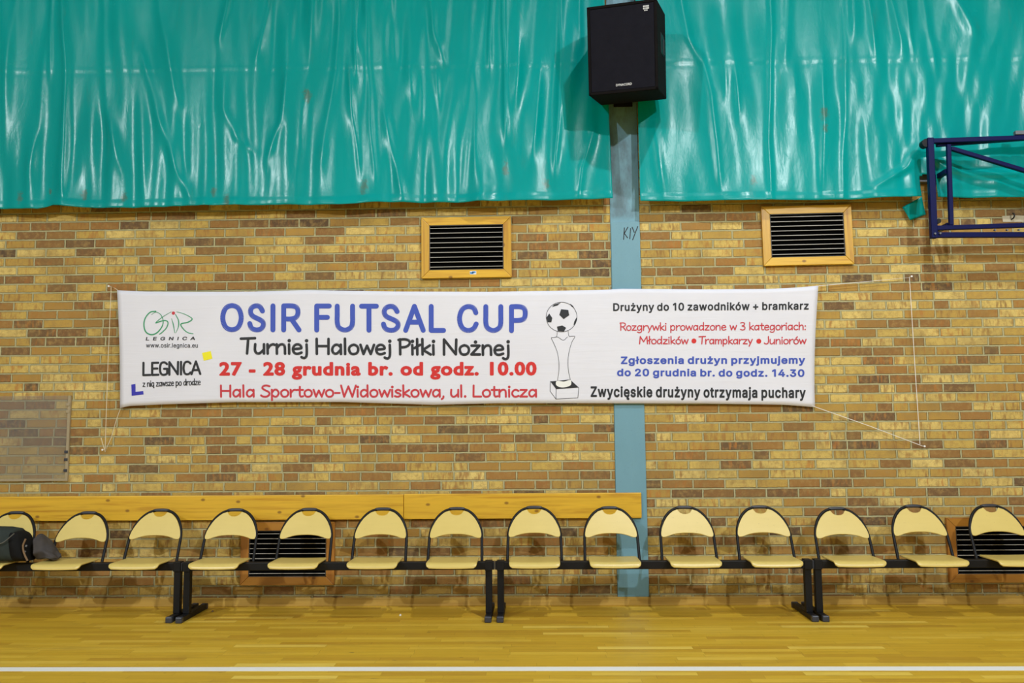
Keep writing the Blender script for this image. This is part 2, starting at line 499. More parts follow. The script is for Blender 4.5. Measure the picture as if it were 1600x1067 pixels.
quad('floor', [(XL, YF, 0), (XR, YF, 0), (XR, 0, 0), (XL, 0, 0)], M['floor'])
quad('wall_back', [(XL, 0, 0), (XR, 0, 0), (XR, 0, ZC), (XL, 0, ZC)], M['brick'])
quad('wall_left', [(XL, YF, 0), (XL, 0, 0), (XL, 0, ZC), (XL, YF, ZC)], M['hall'])
quad('wall_right', [(XR, 0, 0), (XR, YF, 0), (XR, YF, ZC), (XR, 0, ZC)], M['hall'])
quad('wall_front', [(XR, YF, 0), (XL, YF, 0), (XL, YF, ZC), (XR, YF, ZC)], M['hall'])
quad('ceiling', [(XL, 0, ZC), (XR, 0, ZC), (XR, YF, ZC), (XL, YF, ZC)], M['hallc'])
tag(MB().bbox((XL, -0.022, 0), (XR, -0.0005, 0.068)).build('baseboard_back', M['base'], bevel=0.004), kind='structure')
fl = bpy.data.objects['floor']
y0, y1 = -1.885, -1.80
ln = MB().bbox((XL, y0, 0.0002), (XR, y1, 0.0012)).build('court_line', M['white'], fl)
tag(ln, 'white painted court line')

# ------------------------------------------------------------------ steel pillar, flush with the bricks
PL0, PL1 = 0.653, 0.899
pil = MB().bbox((PL0, -0.008, 0.068), (PL1, 0.02, ZC)).build('trim_1', M['steelblue'], bevel=0.003)
tag(pil, 'blue grey steel pillar set flush in the brick wall', kind='structure')
a = at(956, 346, -0.014); ztop = a[2]
arc = []
for k in range(7):
    q = math.pi - k * math.pi / 12; arc.append((PL0 + 0.035 + 0.03 * math.cos(q), ztop - 0.03 + 0.03 * math.sin(q)))
for k in range(7):
    q = math.pi / 2 - k * math.pi / 12; arc.append((PL1 - 0.02 + 0.02 * math.cos(q), ztop - 0.02 + 0.02 * math.sin(q)))
MB().prism(arc + [(PL1 + 0.009, 0.069), (PL0 + 0.001, 0.069)], -0.016, -0.0075).build('cover_plate', M['steelblue'], pil, bevel=0.002)


# ------------------------------------------------------------------ pen strokes (lettering, drawings)
def smooth_path(pts, closed=False, n=7):
    P = [np.array(p, float) for p in pts]; out = []
    N = len(P); rng = N if closed else N - 1
    for i in range(rng):
        p0 = P[(i - 1) % N] if closed or i > 0 else 2 * P[0] - P[1]
        p1, p2 = P[i], P[(i + 1) % N]
        p3 = P[(i + 2) % N] if closed or i + 2 < N else 2 * P[-1] - P[-2]
        for k in range(n):
            t = k / n
            out.append(0.5 * (2 * p1 + (p2 - p0) * t + (2 * p0 - 5 * p1 + 4 * p2 - p3) * t * t + (3 * p1 - p0 - 3 * p2 + p3) * t ** 3))
    out.append(P[0] if closed else P[-1])
    return out


def ribbon(V, F, path, hw, ends=True):
    """flat stroke of half width hw (may vary along the path) with round ends and joins"""
    hws = hw if isinstance(hw, (list, tuple, np.ndarray)) else [hw] * len(path)
    for i in range(len(path) - 1):
        a, b = path[i], path[i + 1]; d = b - a; L = np.hypot(*d)
        if L < 1e-9: continue
        nn = np.array([-d[1], d[0]]) / L
        k = len(V); V += [a + nn * hws[i], a - nn * hws[i], b - nn * hws[i + 1], b + nn * hws[i + 1]]; F.append((k, k + 1, k + 2, k + 3))
    if not ends: return
    for i in range(len(path)):
        if 0 < i < len(path) - 1:
            a = path[i] - path[i - 1]; b = path[i + 1] - path[i]
            if a @ b > 0.97 * np.hypot(*a) * np.hypot(*b): continue
        k = len(V)
        V += [path[i] + hws[i] * np.array([math.cos(j * math.pi / 6), math.sin(j * math.pi / 6)]) for j in range(12)]
        F.append(tuple(range(k, k + 12)))


def dot(V, F, c, r, n=14):
    k = len(V); V += [np.array(c) + r * np.array([math.cos(j * 2 * math.pi / n), math.sin(j * 2 * math.pi / n)]) for j in range(n)]
    F.append(tuple(range(k, k + n)))


BOWL = ('c', [(.43, .47), (.29, .62), (.13, .55), (.05, .3), (.12, .05), (.27, .04), (.43, .27)])
ELL = ('o', [(.25, .62), (.08, .5), (.04, .3), (.11, .06), (.25, 0), (.40, .08), (.46, .3), (.41, .52)])
PB = ('c', [(.0, .96), (.28, 1.0), (.49, .9), (.5, .68), (.33, .5), (.08, .46)])
HUMP = ('c', [(.07, .36), (.18, .57), (.32, .62), (.42, .5), (.44, 0)])
HAND = {
    'T': ([('l', [(0, .98), (.64, 1.02)]), ('l', [(.33, 1), (.28, 0)])], .6),
    'u': ([('c', [(.05, .62), (.04, .22), (.13, .01), (.28, .04), (.43, .25)]), ('l', [(.45, .62), (.45, 0)])], .55),
    'r': ([('l', [(.06, .62), (.07, 0)]), ('c', [(.07, .32), (.18, .54), (.32, .62), (.38, .58)])], .42),
    'n': ([('l', [(.06, .62), (.07, 0)]), HUMP], .55),
    'h': ([('l', [(.06, 1), (.07, 0)]), HUMP], .55),
    'm': ([('l', [(.06, .62), (.07, 0)]), ('c', [(.07, .36), (.17, .57), (.28, .6), (.35, .48), (.36, 0)]), ('c', [(.36, .36), (.46, .57), (.57, .6), (.64, .48), (.65, 0)])], .76),
    'i': ([('l', [(.07, .62), (.08, 0)]), ('d', (.08, .87))], .2),
    'e': ([('c', [(.05, .31), (.25, .33), (.43, .38), (.38, .57), (.24, .63), (.1, .52), (.05, .28), (.12, .05), (.27, 0), (.44, .08)])], .52),
    'j': ([('c', [(.15, .62), (.16, .1), (.13, -.2), (.02, -.29), (-.08, -.22)]), ('d', (.15, .87))], .25),
    'H': ([('l', [(.06, 1), (.07, 0)]), ('l', [(.6, 1), (.6, 0)]), ('l', [(.07, .52), (.6, .52)])], .72),
    'a': ([BOWL, ('l', [(.44, .62), (.45, 0)])], .56),
    'd': ([BOWL, ('l', [(.44, 1.02), (.45, 0)])], .56),
    'g': ([BOWL, ('c', [(.44, .62), (.45, 0), (.38, -.25), (.2, -.3), (.05, -.22)])], .56),
    'ą': ([BOWL, ('l', [(.44, .62), (.45, 0)]), ('c', [(.45, 0), (.37, -.1), (.4, -.2), (.5, -.2)])], .56),
    'l': ([('l', [(.07, 1.02), (.08, 0)])], .22),
    'ł': ([('l', [(.09, 1.02), (.1, 0)]), ('l', [(-.03, .42), (.23, .64)])], .26),
    'o': ([ELL], .53),
    'ó': ([ELL, ('l', [(.24, .78), (.36, .97)])], .53),
    'w': ([('l', [(.03, .62), (.17, .01), (.33, .56), (.5, .01), (.65, .62)])], .7),
    'P': ([('l', [(.07, 1), (.08, 0)]), PB], .56),
    'R': ([('l', [(.07, 1), (.08, 0)]), PB, ('l', [(.27, .48), (.56, 0)])], .6),
    'k': ([('l', [(.07, 1.02), (.08, 0)]), ('l', [(.41, .6), (.1, .3), (.45, 0)])], .5),
    'N': ([('l', [(.06, 0), (.06, 1), (.6, .02), (.62, 1)])], .74),
    'M': ([('l', [(.04, 0), (.1, 1), (.41, .28), (.72, 1), (.78, 0)])], .87),
    'z': ([('l', [(.05, .6), (.41, .6), (.04, .02), (.43, .02)])], .5),
    'ż': ([('l', [(.05, .6), (.41, .6), (.04, .02), (.43, .02)]), ('d', (.23, .84))], .5),
    'S': ([('c', [(.5, .92), (.32, 1.0), (.13, .93), (.09, .74), (.26, .57), (.45, .42), (.49, .2), (.34, .02), (.13, .02), (.01, .12)])], .57),
    'p': ([('l', [(.06, .62), (.07, -.3)]), ('c', [(.07, .38), (.2, .61), (.35, .6), (.45, .35), (.38, .07), (.24, 0), (.08, .14)])], .55),
    't': ([('c', [(.17, .88), (.17, .2), (.23, .02), (.36, .05)]), ('l', [(.02, .6), (.35, .6)])], .4),
    '-': ([('l', [(.04, .34), (.3, .34)])], .36),
    'W': ([('l', [(.02, 1), (.2, 0), (.44, .92), (.67, 0), (.87, 1)])], .9),
    's': ([('c', [(.36, .53), (.22, .62), (.08, .52), (.12, .38), (.3, .27), (.35, .12), (.2, 0), (.03, .06)])], .44),
    ',': ([('c', [(.1, .04), (.09, -.1), (.0, -.2)])], .2),
    '.': ([('d', (.08, .03))], .2),
    'L': ([('l', [(.07, 1), (.06, .02), (.5, .02)])], .56),
    'c': ([('c', [(.41, .52), (.27, .62), (.11, .52), (.05, .28), (.13, .05), (.27, 0), (.42, .08)])], .48),
    'y': ([('l', [(.04, .62), (.24, .04)]), ('l', [(.44, .62), (.13, -.3)])], .5),
    '3': ([('c', [(.04, .92), (.2, 1.0), (.4, .9), (.37, .65), (.18, .54), (.42, .42), (.44, .15), (.25, 0), (.03, .08)])], .54),
    ':': ([('d', (.08, .03)), ('d', (.09, .5))], .2),
    'J': ([('c', [(.42, 1), (.42, .25), (.33, .03), (.16, 0), (.04, .12)])], .54),
    'T2': ([], 0), ' ': ([], .3),
    'E': ([('l', [(.46, .98), (.07, .98), (.07, .02), (.47, .02)]), ('l', [(.07, .52), (.4, .52)])], .52),
    'G': ([('c', [(.5, .85), (.4, .97), (.26, 1.0), (.12, .9), (.06, .6), (.06, .35), (.13, .08), (.28, 0), (.44, .04), (.52, .12)]), ('l', [(.52, .12), (.52, .48), (.32, .48)])], .6),
    'I': ([('l', [(.07, 1), (.07, 0)])], .18),
    'C': ([('c', [(.5, .85), (.4, .97), (.26, 1.0), (.12, .9), (.06, .6), (.06, .38), (.13, .08), (.28, 0), (.42, .04), (.5, .14)])], .55),
    'A': ([('l', [(.02, 0), (.3, 1), (.58, 0)]), ('l', [(.12, .32), (.49, .32)])], .62),
}
CAPS = {  # headline capitals in a unit box
    'O': [('o', [(.5, 1), (.15, .88), (0, .5), (.15, .12), (.5, 0), (.85, .12), (1, .5), (.85, .88)])],
    'S': [('c', [(.93, .78), (.75, .95), (.48, 1), (.15, .92), (.05, .73), (.22, .57), (.6, .46), (.92, .35), (1, .2), (.82, .04), (.45, 0), (.12, .08), (0, .26)])],
    'I': [('l', [(.5, 1), (.5, 0)])],
    'R': [('l', [(0, 0), (0, 1)]), ('c', [(0, 1), (.55, 1), (.85, .93), (.93, .74), (.83, .54), (.5, .46), (0, .46)]), ('l', [(.5, .46), (1, 0)])],
    'P': [('l', [(0, 0), (0, 1)]), ('c', [(0, 1), (.6, 1), (.92, .92), (1, .72), (.9, .5), (.55, .43), (0, .43)])],
    'F': [('l', [(1, 1), (0, 1), (0, 0)]), ('l', [(0, .53), (.85, .53)])],
    'U': [('c', [(0, 1), (0, .6), (0, .35), (.1, .12), (.5, 0), (.9, .12), (1, .35), (1, .6), (1, 1)])],
    'T': [('l', [(0, 1), (1, 1)]), ('l', [(.5, 1), (.5, 0)])],
    'A': [('l', [(0, 0), (.5, 1), (1, 0)]), ('l', [(.18, .34), (.82, .34)])],
    'L': [('l', [(0, 1), (0, 0), (1, 0)])],
    'C': [('c', [(.98, .74), (.85, .93), (.52, 1), (.16, .87), (0, .5), (.15, .13), (.5, 0), (.84, .08), (1, .27)])],
}


def draw(V, F, strokes, fn, hw):
    for k, p in strokes:
        if k == 'd':
            dot(V, F, fn(p), hw * 1.35)
        else:
            path = smooth_path([fn(q) for q in p], k == 'o') if k in 'co' else [np.array(fn(q), float) for q in p]
            ribbon(V, F, path, hw)


def hand_line(text, x0, x1, yl, yr, cap, hw):
    """pixels of the photograph: strokes from x0 to x1, baseline yl..yr, cap height, half stroke width"""
    adv = [HAND[c][1] for c in text]; tot = sum(adv) - 0.1
    sx = (x1 - x0 - 2 * hw) / tot
    V, F = [], []; cur = 0.0
    for c, a in zip(text, adv):
        def fn(p, cur=cur):
            X = x0 + hw + (cur + p[0] - 0.04) * sx
            return np.array([X, yl + (yr - yl) * (X - x0) / (x1 - x0) - p[1] * cap])
        draw(V, F, HAND[c][0], fn, hw); cur += a
    return V, F


def font_mesh(text, offset, spacing=1.0, shear=0.0):
    c = bpy.data.curves.new('tmp', 'FONT'); c.body = text; c.offset = offset; c.space_character = spacing; c.resolution_u = 3; c.shear = shear
    o = bpy.data.objects.new('tmp', c); COL.objects.link(o)
    dg = bpy.context.evaluated_depsgraph_get()
    me = o.evaluated_get(dg).to_mesh()
    V = [np.array([v.co.x, v.co.y]) for v in me.vertices]; F = [tuple(p.vertices) for p in me.polygons]
    o.evaluated_get(dg).to_mesh_clear()
    bpy.data.objects.remove(o); bpy.data.curves.remove(c)
    return V, F


def bold_line(text, x0, x1, yl, yr, cap, offset, spacing=1.0, shear=0.0):
    V, F = embolden(*font_mesh(text, 0.0, spacing, shear), offset)
    H, _ = embolden(*font_mesh('H', 0.0), offset); hb = max(p[1] for p in H); lo = min(p[1] for p in H)
    a = min(p[0] for p in V); b = max(p[0] for p in V)
    out = []
    for p in V:
        X = x0 + (p[0] - a) / (b - a) * (x1 - x0)
        out.append(np.array([X, yl + (yr - yl) * (X - x0) / (x1 - x0) - (p[1] - lo) / (hb - lo) * cap]))
    return out, F


GLYPHS = {
 '+': (453, ['198,34 198,364 255,364 255,34', '61,172 61,226 391,226 391,172']),
 '.': (188, ['95,-4 86,-4 78,-1 70,3 63,9 57,16 53,24 50,32 50,41 50,50 53,59 57,66 63,73 70,79 78,83 86,86 95,87 104,86 113,83 121,79 128,73 134,66 138,59 140,50 141,41 140,32 138,24 134,16 128,9 121,3 113,-1 104,-4']),
 '0': (453, ['227,-7 199,-5 174,1 151,11 130,24 111,41 95,62 80,86 69,113 60,144 53,178 49,214 48,254 49,294 53,330 60,364 69,395 81,422 95,447 112,467 130,484 151,498 174,508 200,514 227,516 254,514 279,508 302,498 323,484 342,467 358,447 372,422 384,395 393,364 400,330 404,294 405,254 404,214 400,178 393,144 384,113 373,86 359,62 342,41 323,24 302,11 279,1 254,-5', '227,50 245,51 261,56 276,63 290,74 303,87 313,103 323,122 330,144 336,168 340,194 343,223 344,254 343,285 340,314 336,341 330,365 323,387 313,405 303,422 290,435 276,446 261,453 245,458 227,460 209,458 192,453 177,446 163,435 151,422 140,405 131,387 123,365 117,341 113,314 110,285 109,254 110,223 113,194 117,168 123,144 131,122 140,103 151,87 163,74 177,63 192,56 209,51']),
 '1': (393, ['276,509 276,0 212,0 212,448 209,448 86,358 86,427 198,509']),
 '2': (453, ['64,0 64,47 234,229 248,243 261,257 272,270 282,282 291,294 299,305 305,316 311,327 315,337 318,348 320,360 320,371 319,385 317,397 313,408 308,419 301,428 293,436 283,443 273,449 262,454 250,457 237,459 224,460 209,459 196,457 184,453 172,447 162,441 153,433 145,424 139,413 134,402 130,390 128,376 127,362 66,362 67,384 71,405 77,424 86,442 98,459 111,473 126,486 143,496 162,505 182,511 203,514 225,516 247,514 268,511 288,505 306,497 323,486 337,474 350,461 361,445 370,428 376,411 380,392 381,372 380,358 378,345 375,331 371,318 365,304 357,290 347,275 336,259 322,241 306,223 288,202 267,180 153,60 153,57 389,57 389,0']),
 '3': (453, ['218,-7 195,-6 173,-3 152,2 133,10 114,19 98,30 83,43 70,57 60,74 52,91 46,111 44,132 109,132 111,119 115,107 120,97 126,87 134,78 144,71 154,64 165,59 178,55 191,52 204,50 219,50 234,51 248,53 262,56 275,61 287,67 297,74 307,83 315,93 321,104 325,116 328,130 329,145 328,158 326,172 322,184 316,196 308,207 299,217 288,226 275,234 260,240 242,244 223,247 201,248 157,248 157,299 288,448 288,452 70,452 70,509 372,509 372,461 211,278 211,289 239,290 264,288 287,284 308,276 327,265 344,253 359,239 371,222 381,205 387,186 392,166 393,145 392,123 387,103 380,84 370,66 358,50 344,36 327,23 309,12 288,4 266,-2 243,-6']),
 '4': (453, ['40,105 40,158 247,509 311,509 109,166 109,163 413,163 413,105', '282,0 282,121 282,146 282,318 343,318 343,0']),
 'A': (480, ['16,0 201,509 276,509 463,0 395,0 287,302 282,317 276,334 270,352 264,372 257,394 250,420 241,447 232,478 245,478 236,447 228,419 220,393 213,371 206,351 201,333 195,317 191,302 85,0', '110,142 110,199 370,199 370,142']),
 'C': (510, ['267,-7 235,-5 205,1 177,11 150,25 126,42 104,63 86,88 70,115 57,146 48,179 42,215 40,254 42,293 48,329 57,362 70,393 86,421 104,445 126,466 150,484 177,498 205,508 235,514 267,516 286,515 305,513 323,509 340,504 357,498 373,490 388,481 402,471 415,460 427,447 438,433 448,418 456,402 463,385 469,367 473,348 408,348 405,361 401,373 395,384 389,395 382,404 375,413 366,421 357,428 348,435 337,440 327,445 315,449 304,452 292,454 280,455 267,456 245,454 223,450 203,443 184,432 166,419 150,403 137,385 125,364 116,340 109,314 105,285 103,254 105,223 109,194 116,168 125,145 137,123 151,105 166,89 184,76 203,66 223,59 245,54 267,53 280,53 292,55 304,57 315,60 327,64 337,69 348,74 357,81 366,88 375,96 382,105 389,114 395,125 401,136 405,148 408,160 473,160 469,142 463,124 457,107 448,91 438,76 428,62 416,49 402,38 388,28 373,19 357,11 341,5 323,0 305,-4 286,-6']),
 'D': (502, ['219,0 96,0 96,57 215,57 244,58 272,63 296,70 318,81 337,94 354,110 368,128 379,149 388,172 394,198 398,226 399,255 398,285 394,312 388,337 379,361 368,381 354,399 338,415 320,428 299,438 275,446 249,450 221,452 93,452 93,509 225,509 261,507 294,501 325,492 353,478 377,461 399,441 418,418 433,391 446,361 455,329 460,293 462,255 460,217 455,181 446,149 433,119 417,92 398,68 376,48 351,31 322,17 291,8 256,2', '125,509 125,0 60,0 60,509']),
 'E': (419, ['60,0 60,509 372,509 372,452 125,452 125,286 355,286 355,229 125,229 125,57 375,57 375,0']),
 'G': (520, ['269,-7 236,-5 205,1 176,11 149,25 125,43 104,64 85,88 69,116 57,146 47,179 42,215 40,254 42,293 47,329 57,362 69,393 85,421 103,445 125,466 149,484 175,498 203,508 233,514 265,516 285,515 304,513 322,509 340,504 358,497 374,489 389,480 403,469 416,458 429,445 439,431 449,416 458,401 465,384 470,367 474,349 408,349 404,361 399,372 393,383 387,393 380,403 373,411 365,420 356,427 347,434 337,439 326,444 315,448 304,452 291,454 279,455 265,456 243,454 222,450 202,443 183,432 166,419 150,404 137,385 125,364 116,340 109,314 105,285 103,254 105,223 109,194 116,168 125,145 137,124 151,105 166,90 184,76 203,66 224,59 246,54 269,53 290,54 309,57 328,63 345,71 360,81 374,93 386,107 396,123 404,141 410,160 414,180 415,202 434,199 283,199 283,256 478,256 478,200 476,170 471,141 463,115 451,91 436,69 419,50 399,33 377,19 352,8 326,0 298,-5']),
 'H': (517, ['60,0 60,509 125,509 125,289 392,289 392,509 457,509 457,0 392,0 392,232 125,232 125,0']),
 'I': (190, ['62,0 62,509 127,509 127,0']),
 'L': (393, ['60,0 60,509 125,509 125,57 361,57 361,0']),
 'N': (523, ['60,0 60,509 136,509 343,183 347,176 352,169 357,160 363,151 369,141 375,130 381,119 388,107 394,94 401,82 407,68 414,55 405,54 403,68 402,81 401,95 401,108 400,121 400,134 399,146 399,157 399,195 399,509 463,509 463,0 387,0 202,290 177,331 171,342 164,354 156,367 148,381 108,452 119,454 122,384 124,328 125,291 125,0']),
 'Z': (438, ['42,0 42,46 273,385 281,396 289,408 298,419 306,431 315,442 323,453 332,464 341,476 348,454 332,454 317,453 301,453 285,452 270,452 254,452 238,452 223,452 40,452 40,509 397,509 397,462 169,129 160,117 152,105 143,93 134,81 97,33 90,54 106,55 121,56 137,56 152,57 168,57 183,57 199,57 214,57 399,57 399,0']),
 'a': (389, ['160,-9 142,-8 126,-5 110,-1 94,5 80,12 68,22 57,32 48,45 40,58 35,73 31,90 30,108 31,123 34,138 38,150 43,161 50,171 58,179 67,187 78,193 89,199 100,203 112,207 125,211 138,213 152,216 165,218 178,220 234,227 244,228 252,230 259,232 265,235 270,238 273,243 275,248 276,255 276,257 275,268 273,279 271,288 267,297 262,304 256,311 248,317 240,322 230,326 220,329 208,330 196,331 183,330 171,329 159,326 149,322 140,318 132,313 124,307 118,301 112,294 107,288 103,281 100,274 41,291 48,308 57,322 67,335 79,346 91,355 104,364 118,370 133,375 148,379 163,382 179,384 194,384 204,384 215,383 227,382 239,379 251,376 263,372 275,367 286,360 296,353 306,343 315,333 322,320 329,306 333,290 336,272 337,251 337,0 277,0 277,52 272,52 269,45 264,38 258,32 252,25 244,18 236,12 226,6 215,1 203,-3 190,-6 176,-8', '170,45 187,46 202,49 216,53 228,59 239,66 248,74 257,83 263,93 269,104 272,115 275,126 276,138 276,190 273,188 270,186 265,184 259,182 253,180 246,179 239,177 231,176 200,171 175,168 165,166 154,164 144,162 134,159 125,155 117,150 110,145 103,139 98,132 95,124 93,115 92,105 92,95 94,87 98,79 102,72 107,66 114,61 121,56 130,52 139,49 149,47 159,46']),
 'b': (424, ['229,-8 213,-7 198,-5 184,-1 172,4 162,10 153,17 145,24 138,31 132,39 127,46 122,53 118,59 112,59 112,0 53,0 53,509 114,509 114,319 118,319 122,325 127,331 132,338 137,346 144,353 152,360 161,367 171,373 183,378 197,381 212,384 229,384 252,383 274,378 294,371 313,361 330,347 345,332 359,313 370,293 379,270 385,245 389,218 390,189 389,160 385,133 379,108 370,84 359,64 346,45 330,29 313,16 294,5 274,-2 252,-7', '220,47 237,48 253,51 267,57 279,66 291,76 301,88 309,101 316,117 321,133 325,151 327,170 328,189 327,209 325,227 321,245 316,261 309,276 301,290 291,301 280,311 267,319 253,325 237,329 220,330 203,329 188,325 174,320 161,312 150,302 140,291 132,278 125,263 120,247 116,229 113,210 113,189 113,169 116,150 120,132 125,115 132,100 140,86 150,75 162,65 174,57 188,51 204,48']),
 'c': (396, ['207,-8 182,-7 159,-2 137,6 117,16 98,30 82,46 68,64 56,85 46,108 40,133 36,159 34,187 36,216 40,243 46,268 56,291 68,312 82,330 98,346 117,360 137,371 159,378 182,383 207,384 221,384 234,383 247,380 260,377 272,373 284,368 295,362 305,356 315,349 324,341 332,332 340,322 347,312 353,301 358,289 362,277 303,262 301,269 298,276 294,283 290,289 286,295 281,301 276,306 270,311 264,315 257,319 250,322 242,325 234,327 226,329 217,329 207,330 189,329 173,325 158,319 145,310 134,300 124,287 115,274 108,258 103,242 99,224 97,206 96,187 97,169 99,151 103,134 108,117 115,102 124,89 134,76 145,66 158,57 173,51 189,48 207,46 217,47 226,48 234,49 243,52 250,54 258,58 264,62 271,66 277,71 282,76 287,82 292,89 296,95 299,102 302,110 304,117 363,102 359,90 354,78 348,67 341,56 334,46 325,37 316,29 306,21 296,15 285,9 273,4 261,-1 248,-4 235,-6 221,-8']),
 'd': (424, ['195,-8 172,-7 151,-2 130,5 111,16 94,29 79,45 66,64 55,84 46,108 39,133 35,160 34,189 35,218 39,245 46,270 55,293 66,313 79,332 95,347 112,361 131,371 151,378 173,383 196,384 213,384 228,381 241,378 253,373 263,367 272,360 280,353 287,346 293,338 298,331 303,325 306,319 311,319 311,509 372,509 372,0 313,0 313,59 307,59 303,53 298,46 293,39 287,31 280,24 272,17 263,10 252,4 241,-1 227,-5 212,-7', '205,47 221,48 236,51 250,57 263,65 274,75 284,86 293,100 299,115 305,132 309,150 311,169 312,189 311,210 309,229 305,247 300,263 293,278 284,291 275,302 263,312 251,320 237,325 221,329 205,330 187,329 172,325 157,319 145,311 133,301 124,290 115,276 108,261 103,245 99,227 97,209 96,189 97,170 99,151 103,133 109,117 115,101 124,88 134,76 145,66 158,57 172,51 188,48']),
 'e': (404, ['212,-8 185,-7 161,-2 138,6 117,16 98,30 82,46 68,64 56,85 46,108 40,132 35,159 34,187 35,215 39,242 46,267 55,290 67,311 81,329 97,346 115,359 135,370 157,378 180,383 205,384 221,384 236,382 251,379 266,374 280,368 294,361 307,351 319,341 331,329 341,315 350,299 357,282 363,263 368,242 370,219 371,194 371,169 75,169 75,221 338,221 310,202 309,220 307,237 303,254 298,269 291,282 283,294 273,305 263,314 250,321 237,326 222,329 205,330 189,329 173,326 159,321 146,313 135,304 125,294 116,282 109,270 103,256 99,241 97,226 96,211 96,178 97,157 100,139 104,122 110,106 118,92 128,80 139,70 151,61 165,55 179,50 195,47 212,46 224,47 234,48 244,50 254,53 263,56 271,61 278,66 285,73 292,80 297,88 302,96 306,105 365,91 360,77 353,63 345,51 335,39 324,29 311,19 298,11 283,4 266,-1 249,-5 231,-7']),
 'g': (425, ['207,-151 187,-150 168,-148 150,-144 134,-140 119,-134 105,-127 93,-119 82,-110 73,-101 64,-91 57,-80 51,-69 101,-41 106,-47 110,-53 116,-59 122,-66 128,-72 136,-78 145,-83 154,-88 165,-92 178,-95 192,-97 207,-97 229,-96 249,-92 267,-85 282,-75 295,-62 304,-47 310,-28 311,-6 311,68 306,68 302,62 298,56 293,49 287,41 280,34 272,28 263,21 252,16 241,11 227,8 212,5 195,5 173,6 152,10 132,17 113,27 95,39 80,53 67,71 55,90 46,112 39,136 35,163 34,191 35,220 39,246 46,271 55,293 66,314 80,332 95,347 112,361 131,371 152,378 173,383 196,384 213,384 228,382 242,378 253,373 264,367 273,360 281,353 288,346 294,338 299,331 304,325 308,319 313,319 313,379 372,379 372,-9 371,-32 367,-54 360,-73 350,-90 338,-104 324,-117 308,-127 291,-136 271,-142 251,-147 229,-150', '205,59 222,60 237,63 251,68 264,75 275,84 285,95 293,107 300,121 305,137 309,154 312,172 312,193 312,212 309,231 305,248 300,264 293,278 285,291 275,303 264,312 251,320 237,325 222,329 205,330 188,329 172,325 158,320 145,312 134,302 124,290 115,277 109,262 103,246 99,229 97,212 96,193 97,173 99,155 103,138 109,123 116,108 124,96 134,85 145,76 158,68 172,63 188,60']),
 'h': (410, ['114,227 114,0 53,0 53,509 114,509 114,287 102,287 112,312 124,332 137,349 152,362 169,372 187,379 207,383 227,384 246,383 264,380 280,376 295,369 309,360 321,349 332,336 341,321 348,304 353,285 356,264 357,240 357,0 296,0 296,235 295,256 290,275 283,291 273,304 260,315 246,323 229,328 210,329 197,328 184,326 172,322 161,317 150,311 141,303 133,293 126,283 121,271 117,257 114,243']),
 'i': (167, ['53,0 53,379 114,379 114,0', '84,443 75,444 67,446 60,449 54,455 48,461 44,468 42,475 41,483 42,491 44,499 48,506 54,512 60,517 67,521 75,523 84,524 92,523 100,521 107,517 114,512 119,506 123,499 126,491 126,483 126,475 123,468 119,461 114,455 107,449 100,446 92,444']),
 'j': (167, ['53,379 114,379 114,-30 113,-47 111,-63 107,-77 102,-90 95,-102 86,-113 76,-122 65,-129 52,-135 37,-139 21,-142 4,-143 -10,-143 -10,-87 2,-87 14,-86 25,-83 34,-78 40,-72 46,-64 50,-54 52,-42 53,-29', '83,443 75,444 67,446 60,449 53,455 48,461 44,468 42,475 41,483 42,491 44,499 48,506 53,512 60,517 67,521 75,523 83,524 92,523 100,521 107,517 114,512 119,506 123,499 125,491 126,483 125,475 123,468 119,461 114,455 107,449 100,446 92,444']),
 'k': (381, ['110,137 110,212 121,212 284,379 360,379 184,199 177,199', '53,0 53,509 114,509 114,0', '294,0 148,186 191,229 372,0']),
 'l': (175, ['60,0 60,516 118,516 118,0']),
 'm': (610, ['53,0 53,379 112,379 112,295 108,295 112,310 118,323 125,335 132,346 141,355 151,363 161,370 172,376 183,380 195,384 207,386 219,386 239,385 257,380 273,372 287,361 299,347 309,331 316,314 321,295 312,295 317,308 322,321 329,332 337,343 347,353 357,361 368,369 381,375 394,380 407,383 422,385 437,386 453,385 468,383 483,378 497,372 510,364 522,354 532,342 541,328 548,313 553,296 556,276 557,255 557,0 496,0 496,254 494,273 490,289 483,302 473,313 460,321 447,326 433,329 419,330 406,330 395,328 384,324 374,320 365,314 358,307 351,299 345,290 341,280 338,270 336,259 335,247 335,0 274,0 274,260 273,275 269,288 262,301 253,311 242,320 229,326 215,329 199,330 188,330 178,328 168,325 158,320 148,314 140,307 132,299 126,289 121,278 117,266 114,253 114,238 114,0']),
 'n': (410, ['114,227 114,0 53,0 53,379 112,379 112,287 102,287 112,312 124,332 137,349 152,362 169,372 187,379 207,383 227,384 246,383 264,380 280,376 295,369 309,360 321,349 332,336 341,321 348,304 353,285 356,264 357,240 357,0 296,0 296,235 295,256 290,275 283,291 273,304 260,315 246,323 229,328 210,329 197,328 184,326 172,322 161,317 150,311 141,303 133,293 126,283 121,271 117,257 114,243']),
 'o': (415, ['207,-8 182,-7 159,-2 137,6 117,16 98,30 82,46 68,64 56,85 46,108 40,133 36,159 34,187 36,216 40,243 46,268 56,291 68,312 82,330 98,346 117,360 137,371 159,378 182,383 207,384 233,383 256,378 278,371 299,360 317,346 333,330 347,312 359,291 369,268 376,243 380,216 381,187 380,159 376,133 369,108 359,85 347,64 333,46 317,30 299,16 278,6 256,-2 233,-7', '207,46 226,48 242,51 257,57 270,66 282,76 292,89 300,102 307,117 312,134 316,151 318,169 319,187 318,206 316,224 312,242 307,258 300,274 292,287 282,300 270,310 257,319 242,325 226,329 207,330 189,329 173,325 158,319 145,310 134,300 124,287 115,274 108,258 103,242 99,224 97,206 96,187 97,169 99,151 103,134 108,117 115,102 124,89 134,76 145,66 158,57 173,51 189,48']),
